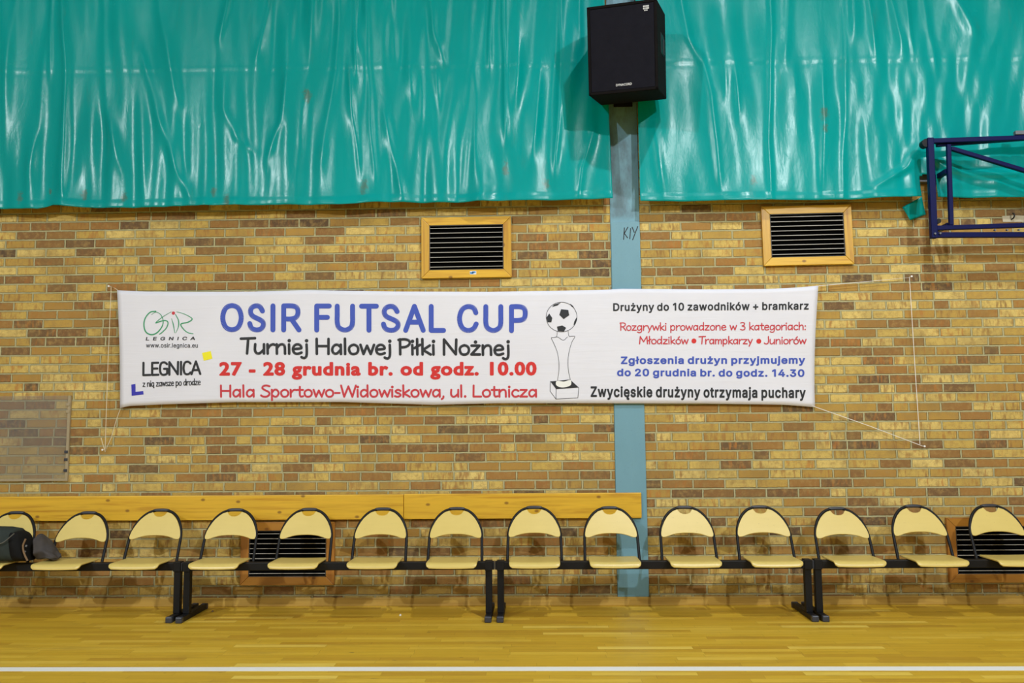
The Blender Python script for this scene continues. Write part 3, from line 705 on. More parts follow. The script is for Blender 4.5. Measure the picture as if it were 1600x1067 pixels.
 'p': (424, ['53,-143 53,379 112,379 112,319 118,319 122,325 126,331 131,338 137,346 144,353 152,360 161,367 171,373 183,378 197,381 212,384 229,384 252,383 274,378 294,371 313,361 330,347 345,332 359,313 370,293 379,270 385,245 389,218 390,189 389,160 385,133 379,108 370,84 359,64 346,45 330,29 313,16 294,5 274,-2 252,-7 229,-8 213,-7 198,-5 184,-1 173,4 162,10 153,17 145,24 138,31 132,39 127,46 122,53 118,59 114,59 114,-143', '220,47 237,48 253,51 267,57 279,66 291,76 301,88 309,101 316,117 321,133 325,151 327,170 328,189 327,209 325,227 321,245 316,261 309,276 301,290 291,301 280,311 267,319 253,325 237,329 220,330 203,329 188,325 174,320 161,312 150,302 140,291 132,278 125,263 120,247 116,229 113,210 113,189 113,169 116,150 120,132 125,115 132,100 140,86 150,75 162,65 174,57 188,51 204,48']),
 'r': (259, ['53,0 53,379 112,379 112,321 115,321 122,335 130,347 140,358 152,367 166,375 181,380 196,384 213,385 229,384 243,384 243,322 230,324 224,325 219,325 213,326 207,326 194,325 182,323 170,319 159,315 149,309 140,301 132,293 126,284 121,273 117,262 114,250 114,237 114,0']),
 's': (365, ['182,-8 163,-7 145,-5 128,-2 112,3 98,10 84,18 72,27 62,38 53,50 45,63 40,78 36,94 94,107 99,92 105,79 114,69 124,60 136,54 150,49 165,46 181,45 200,46 217,50 232,55 244,62 255,71 262,81 267,91 268,103 267,112 265,121 260,129 254,136 246,142 237,147 225,151 212,155 149,170 125,177 104,186 87,196 72,208 61,222 53,237 48,255 47,274 48,290 51,305 57,319 65,332 75,343 87,354 100,363 115,370 131,377 149,381 167,384 187,384 206,384 223,381 239,378 254,372 267,366 279,358 290,349 299,339 307,328 314,316 319,303 324,290 268,277 264,288 258,298 251,307 243,316 232,323 219,328 205,331 187,333 171,332 156,329 143,324 131,317 121,308 114,299 110,289 109,277 110,267 112,258 117,250 124,243 133,237 144,232 157,227 172,223 229,209 254,202 275,194 292,183 306,171 317,158 325,142 330,125 331,107 330,90 326,75 321,61 312,47 302,35 290,24 276,15 260,6 242,0 223,-5 203,-7']),
 't': (227, ['204,379 204,327 6,327 6,379', '65,471 126,471 126,98 127,86 128,76 132,68 136,61 142,56 150,53 159,51 170,50 185,51 202,54 213,2 208,0 203,-1 198,-2 192,-3 186,-3 180,-4 174,-4 168,-4 145,-3 125,2 107,10 92,21 80,35 72,52 67,71 65,93']),
 'u': (410, ['182,-5 164,-4 146,-1 130,4 115,11 101,20 89,31 78,44 69,59 62,76 57,95 54,116 53,139 53,379 114,379 114,144 115,123 119,105 127,89 137,75 150,64 164,56 181,52 200,50 213,51 226,53 238,57 249,62 259,69 268,77 276,86 283,97 289,109 293,122 295,137 296,153 296,379 357,379 357,0 298,0 298,92 307,92 297,67 286,47 272,30 257,17 240,7 222,0 203,-4']),
 'w': (567, ['138,0 23,379 87,379 133,214 138,196 143,177 149,157 154,137 159,115 165,91 170,67 175,41 165,41 170,66 175,90 180,113 186,135 191,156 196,176 201,195 206,214 252,379 316,379 362,214 366,196 371,176 376,157 382,136 387,114 392,91 397,67 402,41 391,41 397,66 402,90 408,113 413,135 418,156 423,176 429,195 434,214 480,379 545,379 429,0 368,0 319,172 305,225 301,239 297,252 294,266 291,280 277,338 291,338 277,280 263,225 259,211 255,198 252,185 248,172 199,0']),
 'y': (389, ['47,-139 61,-86 71,-87 80,-89 88,-90 96,-90 104,-89 111,-87 118,-84 124,-80 130,-74 136,-67 141,-58 146,-48 151,-36 163,-1 17,379 84,379 165,155 171,138 177,121 182,104 187,87 191,70 196,53 201,37 206,21 184,21 188,37 193,53 198,70 202,87 207,104 212,121 218,138 224,155 305,379 371,379 204,-58 198,-72 191,-85 184,-97 177,-107 168,-116 159,-124 150,-130 139,-136 128,-140 117,-143 104,-145 91,-145 84,-145 77,-145 71,-144 65,-143 59,-142 54,-141 51,-140']),
 'z': (380, ['42,0 42,46 254,320 254,323 48,323 48,379 333,379 333,331 126,60 126,56 339,56 339,0']),
 'ó': (415, ['207,-8 182,-7 159,-2 137,6 117,16 98,30 82,46 68,64 56,85 46,108 40,133 36,159 34,187 36,216 40,243 46,268 56,291 68,312 82,330 98,346 117,360 137,371 159,378 182,383 207,384 233,383 256,378 278,371 299,360 317,346 333,330 347,312 359,291 369,268 376,243 380,216 381,187 380,159 376,133 369,108 359,85 347,64 333,46 317,30 299,16 278,6 256,-2 233,-7', '207,46 226,48 242,51 257,57 270,66 282,76 292,89 300,102 307,117 312,134 316,151 318,169 319,187 318,206 316,224 312,242 307,258 300,274 292,287 282,300 270,310 257,319 242,325 226,329 207,330 189,329 173,325 158,319 145,310 134,300 124,287 115,274 108,258 103,242 99,224 97,206 96,187 97,169 99,151 103,134 108,117 115,102 124,89 134,76 145,66 158,57 173,51 189,48', '181,429 228,529 297,529 231,429']),
 'ę': (404, ['212,-8 185,-7 161,-2 138,6 117,16 98,30 82,46 68,64 56,85 46,108 40,132 35,159 34,187 35,215 39,242 46,267 55,290 67,311 81,329 97,346 115,359 135,370 157,378 180,383 205,384 221,384 236,382 251,379 266,374 280,368 294,361 307,351 319,341 331,329 341,315 350,299 357,282 363,263 368,242 370,219 371,194 371,169 75,169 75,221 338,221 310,202 309,220 307,237 303,254 298,269 291,282 283,294 273,305 263,314 250,321 237,326 222,329 205,330 189,329 173,326 159,321 146,313 135,304 125,294 116,282 109,270 103,256 99,241 97,226 96,211 96,178 97,157 100,139 104,122 110,106 118,92 128,80 139,70 151,61 165,55 179,50 195,47 212,46 224,47 234,48 244,50 254,53 263,56 271,61 278,66 285,73 292,80 297,88 302,96 306,105 365,91 360,77 353,63 345,51 335,39 324,29 311,19 298,11 283,4 266,-1 249,-5 231,-7', '299,-148 283,-147 268,-144 255,-139 243,-131 232,-122 225,-111 221,-97 220,-82 220,-76 220,-70 222,-64 223,-58 225,-52 228,-45 231,-39 234,-33 237,-27 241,-21 245,-15 249,-9 254,-2 259,4 264,11 269,17 365,91 360,77 355,63 348,50 342,38 335,27 328,16 321,6 314,-4 307,-13 301,-22 295,-31 290,-39 286,-47 283,-55 282,-63 281,-70 281,-76 283,-81 285,-86 288,-90 292,-93 297,-95 303,-97 310,-97 315,-97 319,-96 323,-95 327,-94 341,-88 358,-133 353,-136 347,-138 341,-141 334,-143 326,-145 318,-147 309,-148']),
 'ł': (190, ['66,0 66,516 124,516 124,0', '2,196 2,250 190,346 190,292']),
 'ż': (380, ['42,0 42,46 254,320 254,323 48,323 48,379 333,379 333,331 126,60 126,56 339,56 339,0', '187,443 178,444 171,446 163,449 157,455 151,461 148,468 145,475 144,483 145,491 148,499 151,506 157,512 163,517 171,521 178,523 187,524 195,523 203,521 210,517 217,512 222,506 226,499 229,491 229,483 229,475 226,468 222,461 217,455 210,449 203,446 195,444']),
}


def embolden(V, F, r):
    """lay a round pen line of radius r along the outline of a flat filled shape"""
    cnt = {}
    for f in F:
        for k in range(len(f)):
            e = tuple(sorted((f[k], f[(k + 1) % len(f)]))); cnt[e] = cnt.get(e, 0) + 1
    V2, F2 = list(V), list(F); seen = set()
    for (a, b), n in cnt.items():
        if n != 1: continue
        ribbon(V2, F2, [V[a], V[b]], r, ends=False)
        for q in (a, b):
            if q not in seen:
                seen.add(q); dot(V2, F2, V[q], r, 8)
    return V2, F2


def grot_mesh(text, off, squeeze=0.0):
    """upright sans letters from outline points, thickened by off (thousandths of an em), filled flat"""
    V, F = [], []
    cur = 0.0
    for ch in text:
        if ch == ' ':
            cur += 170 + squeeze; continue
        adv, sps = GLYPHS[ch]
        cs = []
        for sp in sps:
            P = np.array([[float(q) for q in p.split(',')] for p in sp.split()])
            P = P[[i for i in range(len(P)) if np.hypot(*(P[i] - P[i - 1])) > 0.5]]
            cs.append((P, 0.5 * np.sum(P[:, 0] * np.roll(P[:, 1], -1) - np.roll(P[:, 0], -1) * P[:, 1])))
        sign = np.sign(max(cs, key=lambda q: abs(q[1]))[1])
        for P, a in cs:
            if a * sign < 0: continue
            lo, hi = P.min(0), P.max(0)
            c = bpy.data.curves.new('tmp', 'CURVE'); c.dimensions = '2D'; c.fill_mode = 'FRONT'; c.resolution_u = 1
            for Q in [P] + [q for q, b in cs if b * sign < 0 and (q.mean(0) > lo).all() and (q.mean(0) < hi).all()]:
                s = c.splines.new('POLY'); s.points.add(len(Q) - 1); s.use_cyclic_u = True
                for k, p in enumerate(Q): s.points[k].co = ((p[0] + cur) / 1000, p[1] / 1000, 0, 1)
            o = bpy.data.objects.new('tmp', c); COL.objects.link(o)
            ev = o.evaluated_get(bpy.context.evaluated_depsgraph_get()); me = ev.to_mesh()
            v = [np.array([q.co.x, q.co.y]) for q in me.vertices]; f = [tuple(p.vertices) for p in me.polygons]
            ev.to_mesh_clear(); bpy.data.objects.remove(o); bpy.data.curves.remove(c)
            v, f = embolden(v, f, off / 1000)
            n = len(V); V += v; F += [tuple(i + n for i in q) for q in f]
        cur += adv + 2 * off * 0.8 + squeeze
    return V, F


def grot_line(text, x0, x1, yl, yr, cap, off, squeeze=0.0, slant=0.0):
    V, F = grot_mesh(text, off, squeeze)
    a = min(p[0] for p in V); b = max(p[0] for p in V); hb = 0.509 + off / 1000; lo = -off / 1000
    out = []
    for p in V:
        h = (p[1] - lo) / (hb - lo) * cap
        X = x0 + (p[0] - a) / (b - a) * (x1 - x0)
        out.append(np.array([X + slant * h, yl + (yr - yl) * (X - x0) / (x1 - x0) - h]))
    return out, F


# ------------------------------------------------------------------ the banner
BTOP = [(183, 453.5), (225, 455.5), (300, 456), (395, 455.5), (479, 453), (620, 455.5), (764, 456), (860, 454.5), (950, 452.5), (970, 451), (1100, 452), (1200, 451.5), (1245, 449.5), (1278, 446.5)]
BBOT = [(187, 638), (198, 634.5), (254, 631.8), (367, 628.3), (535, 628), (600, 630), (677, 632.3), (775, 630), (900, 630), (1100, 630.5), (1225, 632.3), (1274, 636)]
BY = -0.042
_bt = np.array([at(x, y, BY) for x, y in BTOP]); _bb = np.array([at(x, y, BY) for x, y in BBOT])


def banner_y(x, z):
    s = np.clip((np.abs(np.asarray(x, float) + 0.6) - 2.2) / 0.8, 0, 1)
    return BY + 0.004 * np.sin(2.1 * np.asarray(x, float) + 2.2 * np.asarray(z, float)) + 0.008 * s * np.sin(4.2 * np.asarray(z, float) + np.asarray(x, float) * 3)


NU, NV = 150, 26
G = np.zeros((NV, NU, 3))
for j in range(NU):
    u = j / (NU - 1)
    xt = _bt[0, 0] + u * (_bt[-1, 0] - _bt[0, 0]); xb = _bb[0, 0] + u * (_bb[-1, 0] - _bb[0, 0])
    zt = np.interp(xt, _bt[:, 0], _bt[:, 2]); zb = np.interp(xb, _bb[:, 0], _bb[:, 2])
    for i in range(NV):
        v = i / (NV - 1)
        x = xt + (xb - xt) * v; z = zt + (zb - zt) * v
        x += 0.014 * math.sin(math.pi * v) * (1 if u < 0.5 else -1) * max(0, (abs(u - 0.5) - 0.42) / 0.08)
        G[i, j] = (x, banner_y(x, z), z)
bo = (float(_bb[:, 0].mean()), BY, float(_bb[:, 2].min()))
banner = MB().grid(G).build('banner', M['banner'], origin=bo, smooth=True, angle=180, solid=0.0015)
tag(banner, 'long white cloth tournament banner with blue, red and black lettering tied across the brick wall', 'banner')


def on_banner(V, F, name, mat, label=None, lift=0.0028):
    vs, fs = [], []
    for k, f in enumerate(F):                       # overlapping pen strokes lie in thin layers of ink
        n = len(vs)
        for i in f:
            q = at(V[i][0], V[i][1], BY)
            vs.append((q[0], banner_y(q[0], q[2]) - lift - (k % 41) * 9e-6, q[2]))
        fs.append(tuple(range(n, n + len(f))))
    o = MB().add(vs, fs).build(name, mat, banner, fix=False)
    # face the hall
    me = o.data
    bm = bmesh.new(); bm.from_mesh(me)
    for f in bm.faces:
        f.normal_update()
        if f.normal.y > 0: f.normal_flip()
    bm.to_mesh(me); bm.free()
    if label: o['label'] = label
    return o


V, F = [], []
HW = 3.85
for ch, a, b in (('O', 344.4, 380.9), ('S', 386.5, 415.5), ('I', 422.8, 430.2), ('R', 439.4, 471), ('F', 491, 518.3), ('U', 523, 554.7), ('T', 561, 592), ('S', 595.3, 626),
                 ('A', 630, 665.2), ('L', 670, 697), ('C', 714.2, 748), ('U', 755.3, 786.4), ('P', 795.4, 824.6)):
    yt = 473.6 + (a - 344) / 480 * 2.0; yb = 519.0 + (a - 344) / 480 * 1.6
    draw(V, F, CAPS[ch], lambda p: np.array([a + HW + p[0] * (b - a - 2 * HW), yb - HW - p[1] * (yb - yt - 2 * HW)]), HW)
on_banner(V, F, 'headline_lettering', M['blue'], 'large blue rounded capitals')
on_banner(*hand_line('Turniej Halowej Piłki Nożnej', 376, 797.5, 552.2, 554.5, 23.5, 2.1), 'lettering', M['ink'], 'black handwritten style line under the headline')
on_banner(*bold_line('27 - 28 grudnia br. od godz. 10.00', 343, 838.5, 587, 586.6, 21.4, 0.045, 1.1), 'lettering', M['red'], 'heavy red date line')
on_banner(*hand_line('Hala Sportowo-Widowiskowa, ul. Lotnicza', 343.5, 840.6, 619.8, 619.8, 17.6, 1.55), 'lettering', M['dred'], 'thin crimson handwritten style line')
on_banner(*grot_line('Drużyny do 10 zawodników + bramkarz', 958, 1263, 486, 484, 12.4, 25), 'lettering', M['ink'], 'bold black line at the top corner')
on_banner(*hand_line('Rozgrywki prowadzone w 3 kategoriach:', 968.5, 1259.5, 516.2, 515.2, 11.8, 0.85), 'lettering', M['dred'])
for txt, a, b in (('Młodzików', 998.5, 1076), ('Trampkarzy', 1092, 1176.5), ('Juniorów', 1193.5, 1260)):
    on_banner(*hand_line(txt, a, b, 537.2, 537.2, 11.4, 0.9), 'lettering', M['dred'])
V, F = [], []
dot(V, F, (1084.3, 532.6), 3.9); dot(V, F, (1185.8, 533), 3.9)
on_banner(V, F, 'bullet_lettering', M['red'])
on_banner(*grot_line('Zgłoszenia drużyn przyjmujemy', 970, 1258.3, 568.8, 568.2, 11.8, 30), 'lettering', M['blue'], 'bold blue line')
on_banner(*grot_line('do 20 grudnia br. do godz. 14.30', 964, 1257.2, 587.7, 588.7, 11.8, 30), 'lettering', M['blue'], 'bold blue line')
on_banner(*grot_line('Zwycięskie drużyny otrzymaja puchary', 922.8, 1259.3, 620.3, 622, 16.8, 29), 'lettering', M['ink'], 'bold black line at the bottom corner')
on_banner(*grot_line('LEGNICA', 228.3, 305, 532, 531.3, 5.3, 22, 300, 0.2), 'lettering', M['ink'], 'tiny spaced black capitals')
on_banner(*grot_line('www.osir.legnica.eu', 229, 309.6, 543, 543.2, 6.8, 12), 'lettering', M['ink'], 'small black web address')
on_banner(*hand_line('LEGNICA', 222.5, 314.6, 586.6, 584.2, 19.6, 1.75), 'lettering', M['ink'], 'narrow black capitals')
on_banner(*hand_line('z nią zawsze po drodze', 223.2, 314.2, 604.3, 601.2, 9.6, 0.68), 'lettering', M['ink'], 'small black slogan')


def r5(x, y): return np.array([170 + x / 3.556, 440 + y / 3.556])
def r6(x, y): return np.array([600 + x / 4.571, 440 + y / 4.571])


on_banner([r5(*p) for p in ((520, 396), (568, 386), (577, 428), (529, 440))], [(0, 1, 2, 3)], 'square', M['yellow'], 'yellow tilted square')
on_banner([r5(*p) for p in ((127, 572), (150, 568), (150, 612), (193, 608), (195, 627), (128, 634))], [(0, 1, 2, 5), (2, 3, 4, 5)], 'corner_mark', M['indigo'], 'deep blue angle mark')
V, F = [], []
for pts, wd in (([(262, 165), (232, 170), (206, 200), (197, 238), (207, 278), (237, 295), (270, 284), (297, 250), (303, 215), (288, 182), (262, 170), (238, 184)], (1.9, 0.6)),
                ([(348, 168), (318, 185), (285, 208), (262, 230), (285, 222), (315, 216), (330, 228), (322, 256), (298, 282), (284, 292)], (0.6, 1.5)),
                ([(350, 205), (360, 240), (368, 285)], (0.7, 0.9)),
                ([(372, 183), (388, 215), (388, 250), (374, 285)], (1.3, 0.6)),
                ([(378, 168), (415, 178), (452, 196), (464, 210), (440, 226), (402, 236), (415, 262), (440, 283), (470, 290)], (0.8, 1.3))):
    path = smooth_path([r5(*p) for p in pts], False, 6); n = len(path)
    hws = [0.5 * (wd[0] + (wd[1] - wd[0]) * k / (n - 1)) + 0.35 * math.sin(math.pi * k / (n - 1)) ** 2 for k in range(n)]
    ribbon(V, F, path, hws)
on_banner(V, F, 'emblem_logo', M['green'], 'green sweeping pen-stroke emblem')
V, F = [], []; dot(V, F, r5(360, 175), 2.6)
on_banner(V, F, 'emblem_dot', M['dred'], 'red dot')
# trophy drawing
V, F = [], []
c = r6(1268, 253)
ribbon(V, F, [c + np.array([math.cos(k * math.pi / 24) * 110, math.sin(k * math.pi / 24) * 106]) / 4.571 for k in range(49)], 0.35)
for pts in ([(1237, 358), (1232, 392), (1212, 400), (1195, 403), (1212, 440), (1236, 500), (1248, 570), (1248, 640), (1238, 712)],
            [(1315, 352), (1322, 390), (1345, 390), (1363, 394), (1342, 432), (1322, 500), (1314, 570), (1318, 640), (1331, 702)],
            [(1213, 400), (1240, 396), (1280, 418), (1310, 395)], [(1240, 706), (1285, 717), (1329, 702)]):
    ribbon(V, F, smooth_path([r6(*p) for p in pts]), 0.32)
for pts in ([(1188, 712), (1186, 782), (1228, 838), (1384, 830), (1391, 757)], [(1230, 768), (1228, 838)]):
    ribbon(V, F, [r6(*p) for p in pts], 0.35)
for k in ([(1265, 197), (1316, 203), (1323, 240), (1283, 268), (1252, 238)], [(1180, 228), (1202, 260), (1195, 291), (1168, 290), (1160, 257)],
          [(1235, 322), (1273, 313), (1301, 330), (1285, 357), (1242, 353)], [(1378, 250), (1359, 284), (1353, 313), (1368, 302), (1378, 275)],
          [(1201, 181), (1214, 164), (1262, 150), (1240, 170)], [(1329, 158), (1348, 172), (1360, 191), (1338, 177)],
          [(1188, 713), (1328, 699), (1391, 756), (1230, 768)]):
    n = len(V); V += [r6(*p) for p in k]; F.append(tuple(range(n, n + len(k))))
tr = on_banner(V, F, 'trophy_print', M['ink'], 'line drawing of a football on a trophy')
V, F = [], []
V += [r6(*p) for p in smooth_path([(1236, 708), (1228, 735), (1250, 752), (1280, 756), (1312, 750), (1336, 735), (1331, 702), (1285, 714)], True, 5)[:-1]]
F.append(tuple(range(len(V))))
on_banner(V, F, 'trophy_collar', M['white'], 'white foot of the drawn trophy', 0.0042)

# ------------------------------------------------------------------ strings and nails
SY = -0.034


def string(pts, mat, label, r=0.0026, sag=0.0):
    P = []
    for (x, y) in pts: P.append(at(x, y, SY))
    o = MB().tube(P, r, 6).build('string', mat, origin=tuple(P[-1]), smooth=True)
    return tag(o, label, 'string', 'strings tying the banner')


string([(186, 455), (180, 450.5), (173.7, 448.2), (169, 560), (164.2, 701)], M['cord'], "string running straight down from the banner's upper corner at the emblem end")
string([(188, 639), (182, 655), (174, 683), (166.5, 700), (164.5, 706), (160, 692), (158, 684)], M['cord'], "short slanting string from the banner's lower corner at the emblem end")
string([(1274, 450), (1280, 446.5), (1350, 440.5), (1421, 433.5), (1430, 580), (1437.5, 694)], M['cordw'], 'string leading to the highest nail and dropping straight down below the blue frame')
string([(1269, 634), (1276, 636.5), (1360, 666), (1440.5, 696.5)], M['cordw'], 'string slanting down from the lower corner of the banner nearest the blue frame')
for (x, y), lab in (((173.7, 448.2), 'nail beside the upper corner of the banner at the emblem end'), ((164, 702.5), 'nail with a knot below the emblem end of the banner'),
                    ((1421, 433), 'highest nail, in bricks below the blue frame'), ((1441, 697), 'lowest nail far below the blue frame, where two strings meet')):
    q = at(x, y, 0)
    nl = MB().tube([(q[0], 0, q[2]), (q[0], SY - 0.008, q[2])], 0.0035, 8).tube([(q[0], SY - 0.008, q[2]), (q[0], SY - 0.011, q[2])], 0.008, 10)
    tag(nl.build('nail', M['cordw'], origin=(q[0], 0, q[2])), lab, 'nail', 'nails holding the strings')

# ------------------------------------------------------------------ tarpaulins
TY = -0.13
RNG = np.random.RandomState(7)


def fold_field(X, Z, folds, seed, zlo, zhi, wave):
    f = np.zeros_like(X)
    rng = np.random.RandomState(seed)
    for pts, amp, wd in folds:
        W = np.array([at(px, py, TY) for px, py in pts]); o = np.argsort(W[:, 2]); W = W[o]
        xc = np.interp(Z, W[:, 2], W[:, 0])
        a1, a2, a3 = rng.uniform(0, 6.28, 3)
        xc = xc + 0.010 * np.sin(3.1 * Z + a1) + 0.003 * np.sin(9.7 * Z + a2)
        z0, z1 = W[0, 2], W[-1, 2]
        tl = 0.16
        env = np.clip((Z - z0 + tl) / (2 * tl), 0, 1) * (np.clip((z1 + tl - Z) / (2 * tl), 0, 1) if z1 < 5.1 else 1)
        env = env * env * (3 - 2 * env)
        d = (X - xc) / wd
        f += 0.62 * amp * env * (0.6 * np.exp(-0.8 * d * d) + 0.4 * np.exp(-np.sqrt(d * d + 0.08) * 1.5 + 0.42))
    span = X.max() - X.min()
    for k in range(int(span * 7)):
        x0 = X.min() + rng.rand() * span; sl = rng.uniform(-0.14, 0.14); wd = rng.uniform(0.02, 0.09)
        zc = rng.uniform(zlo, zhi + 0.5); L = rng.uniform(0.25, 1.0)
        env = np.exp(-((Z - zc) / L) ** 2)
        d = (X - x0 - sl * (Z - zc)) / wd
        f += rng.uniform(-0.005, 0.007) * env * np.exp(-d * d)
    # hanging drapery: soft upright waves that fade in and out along their length
    for k in range(34):
        lam = rng.uniform(0.10, 0.55); a, b, e = rng.uniform(0, 6.28, 3)
        sl = rng.uniform(-.22, .22); zc = rng.uniform(zlo, zhi); xc = X.min() + rng.rand() * span
        env = np.exp(-((Z - zc) / rng.uniform(.35, 1.0)) ** 2) * np.exp(-((X - xc) / rng.uniform(.4, 1.6)) ** 2)
        f += wave * lam * rng.uniform(0.02, 0.045) * env * np.sin(6.283 / lam * (X - sl * (Z - 4) + 0.03 * np.sin(2.3 * Z + b)) + a)
    return f


def grommet_edge(pxs):
    P = np.array([at(x, y, TY) for x, y in pxs]); return P[:, 0], P[:, 2]


def tarpaulin(label, edges, bottom, folds, seed, horiz=None, notch=None, dx=0.011, wave=0.85):
    (l0, l1), (r0, r1) = edges                       # x at bottom / top for both side edges
    bx, bz = grommet_edge(bottom)
    zt = 6.5
    nx = int((max(r0, r1) - min(l0, l1)) / dx); nz = int((zt - 3.3) / 0.016)
    U, Vv = np.meshgrid(np.linspace(0, 1, nx), np.linspace(0, 1, nz))
    XB = l0 + U * (r0 - l0); XT = l1 + U * (r1 - l1)
    ZB = np.interp(XB, bx, bz)
    Z = ZB + Vv * (zt - ZB); X = XB + Vv * (XT - XB)
    f = fold_field(X, Z, folds, seed, 3.3, 5.3, wave)
    if horiz:
        for pts, amp, wd in horiz:
            W = np.array([at(px, py, TY) for px, py in pts]); zc = np.interp(X, W[:, 0], W[:, 2])
            tl = 0.07; env = np.clip((X - W[0, 0] + tl) / (2 * tl), 0, 1) * np.clip((W[-1, 0] + tl - X) / (2 * tl), 0, 1)
            d = (Z - zc) / wd; f += 0.62 * amp * env * np.exp(-d * d)
    # welded seam of the two widths, hem
    zs = 4.505 - 0.0053 * X
    f += 0.0014 * np.exp(-((Z - zs) / 0.012) ** 2) - 0.0010 * np.exp(-((Z - zs + 0.03) / 0.02) ** 2)
    f += 0.004 * (Z < ZB + 0.06)
    # the hem hangs a little free
    f += 0.034 * np.exp(-(Z - ZB) / 0.12) * (0.5 + 0.5 * np.sin(5.2 * X + seed))
    P = np.stack([X, TY - f, Z], -1)
    mb = MB().grid(P)
    if notch:
        x0, x1, z1 = notch
        v = P.reshape(-1, 3); b = P.shape[1]
        keep = []
        for fc in mb.f:
            c = v[list(fc)].mean(0)
            if not (x0 < c[0] < x1 and c[2] < z1): keep.append(fc)
        mb.f = keep; mb.mi = [0] * len(keep)
    o = mb.build('tarpaulin', M['tarp'], smooth=True, angle=180, fix=False)
    md = o.modifiers.new('thickness', 'SOLIDIFY'); md.thickness = 0.002; md.offset = 0
    return tag(o, label, 'tarpaulin', 'tarpaulins over the upper wall')


LF = [([(25, 0), (12, 150), (8, 260)], .022, .05), ([(75, 40), (62, 200), (45, 272)], .020, .045), ([(100, 0), (103, 80), (102, 310)], .040, .035),
      ([(82, -40), (80, 115)], .018, .02), ([(155, -40), (160, 0), (168, 170), (192, 275)], .026, .045), ([(245, -40), (250, 20), (285, 172)], .03, .05),
      ([(222, 80), (245, 180), (275, 262), (300, 312)], .030, .045), ([(362, -40), (352, 15), (343, 62)], .030, .03), ([(425, -40), (420, 10), (403, 95)], .022, .03),
      ([(350, 120), (348, 170), (370, 215), (395, 240)], .016, .04), ([(447, 115), (440, 190), (418, 252)], .02, .03), ([(490, -30), (482, 100), (472, 200), (463, 312)], .028, .05),
      ([(530, -40), (527, 110), (500, 260)], .024, .04), ([(556, -40), (556, 105)], .034, .024), ([(545, 108), (550, 180), (562, 270)], .018, .022),
      ([(569, -40), (574, 100), (588, 280)], .022, .026), ([(600, 175), (612, 240), (632, 312)], .024, .035), ([(612, -40), (618, 95)], .020, .03),
      ([(665, -40), (680, 50), (697, 102)], .024, .035), ([(642, 108), (646, 165)], .018, .03), ([(660, 115), (658, 190)], .014, .02),
      ([(768, -40), (766, 100)], .032, .022), ([(787, -40), (787, 110), (790, 210)], .026, .02), ([(742, 108), (741, 270)], .024, .035),
      ([(812, 70), (808, 160)], .02, .03), ([(842, 108), (834, 240)], .02, .028), ([(880, -40), (874, 100), (868, 270)], .030, .028),
      ([(902, -40), (908, 60)], .02, .02), ([(930, 205), (908, 262), (903, 312)], .024, .03), ([(682, 110), (684, 170)], .014, .02), ([(770, 290), (745, 312)], .016, .05)]
RF = [([(1060, -40), (1075, 60), (1095, 100)], .02, .03), ([(1095, 80), (1113, 150), (1124, 290)], .022, .03), ([(1128, 95), (1133, 150)], .014, .025), ([(1148, 110), (1156, 180)], .016, .02),
      ([(1202, -40), (1202, 100), (1204, 312)], .024, .025), ([(1230, -40), (1228, 90)], .026, .045), ([(1285, 95), (1284, 300)], .018, .025), ([(1240, 110), (1246, 150)], .012, .03),
      ([(1318, -40), (1319, 310)], .014, .02), ([(1330, -40), (1333, 50)], .034, .045), ([(1352, -40), (1370, 85)], .02, .025), ([(1380, -40), (1408, 65)], .02, .025),
      ([(1410, -40), (1424, 85)], .015, .02), ([(1470, -40), (1525, 60)], .025, .05), ([(1440, -20), (1462, 120)], .016, .03),
      ([(1436, 225), (1415, 262), (1368, 292)], .03, .05), ([(1560, 40), (1545, 90)], .016, .05), ([(1020, 200), (1036, 300)], .022, .04)]
tarpaulin('glossy teal tarpaulin over the upper wall on the emblem side of the pillar', ((-6.6, -6.6), (at(957, 311, TY)[0], 0.60)),
          [(-420, 330), (0, 326), (60, 327), (85, 321.5), (110, 324), (150, 326), (300, 322.5), (450, 320), (530, 321), (590, 316.5), (700, 317), (955, 311)], LF, 3)
nx0 = at(1437.5, 300, TY)[0]; nx1 = at(1463, 300, TY)[0]; nz = at(1440, 274, TY)[2]
tarpaulin('glossy teal tarpaulin between the pillar and the blue frame, cut out at the bracket', ((at(1000, 315, TY)[0], at(997, 200, TY)[0]), (6.2, 6.2)),
          [(1000, 315), (1100, 314.5), (1200, 313.5), (1330, 312), (1400, 309), (1440, 308), (1463, 309), (1600, 309), (1900, 309)], RF, 11,
          horiz=[([(1455, 248), (1475, 262), (1510, 272), (1560, 273), (1600, 270)], .040, .035), ([(1480, 285), (1600, 290)], .02, .05)], notch=(nx0, nx1, nz), wave=0.42)
sp = [at(x, y, -0.03) for x, y in ((1409.6, 324), (1436.4, 309.3), (1447.6, 334.6), (1421, 345))]
S = np.zeros((9, 9, 3))
for i in range(9):
    for j in range(9):
        a, b = i / 8, j / 8
        q = sp[0] * (1 - a) * (1 - b) + sp[1] * a * (1 - b) + sp[2] * a * b + sp[3] * (1 - a) * b
        S[i, j] = (q[0], q[1] - 0.045 * (a * (1 - b)) - 0.012 * math.sin(3 * a + 2 * b), q[2])
scr = MB().grid(S).build('tarpaulin_scrap', M['tarp'], origin=tuple(sp[3]), smooth=True, angle=180)
md = scr.modifiers.new('thickness', 'SOLIDIFY'); md.thickness = 0.002
tag(scr, 'small square flap of teal tarpaulin on the bricks beside the blue frame', 'tarpaulin scrap')


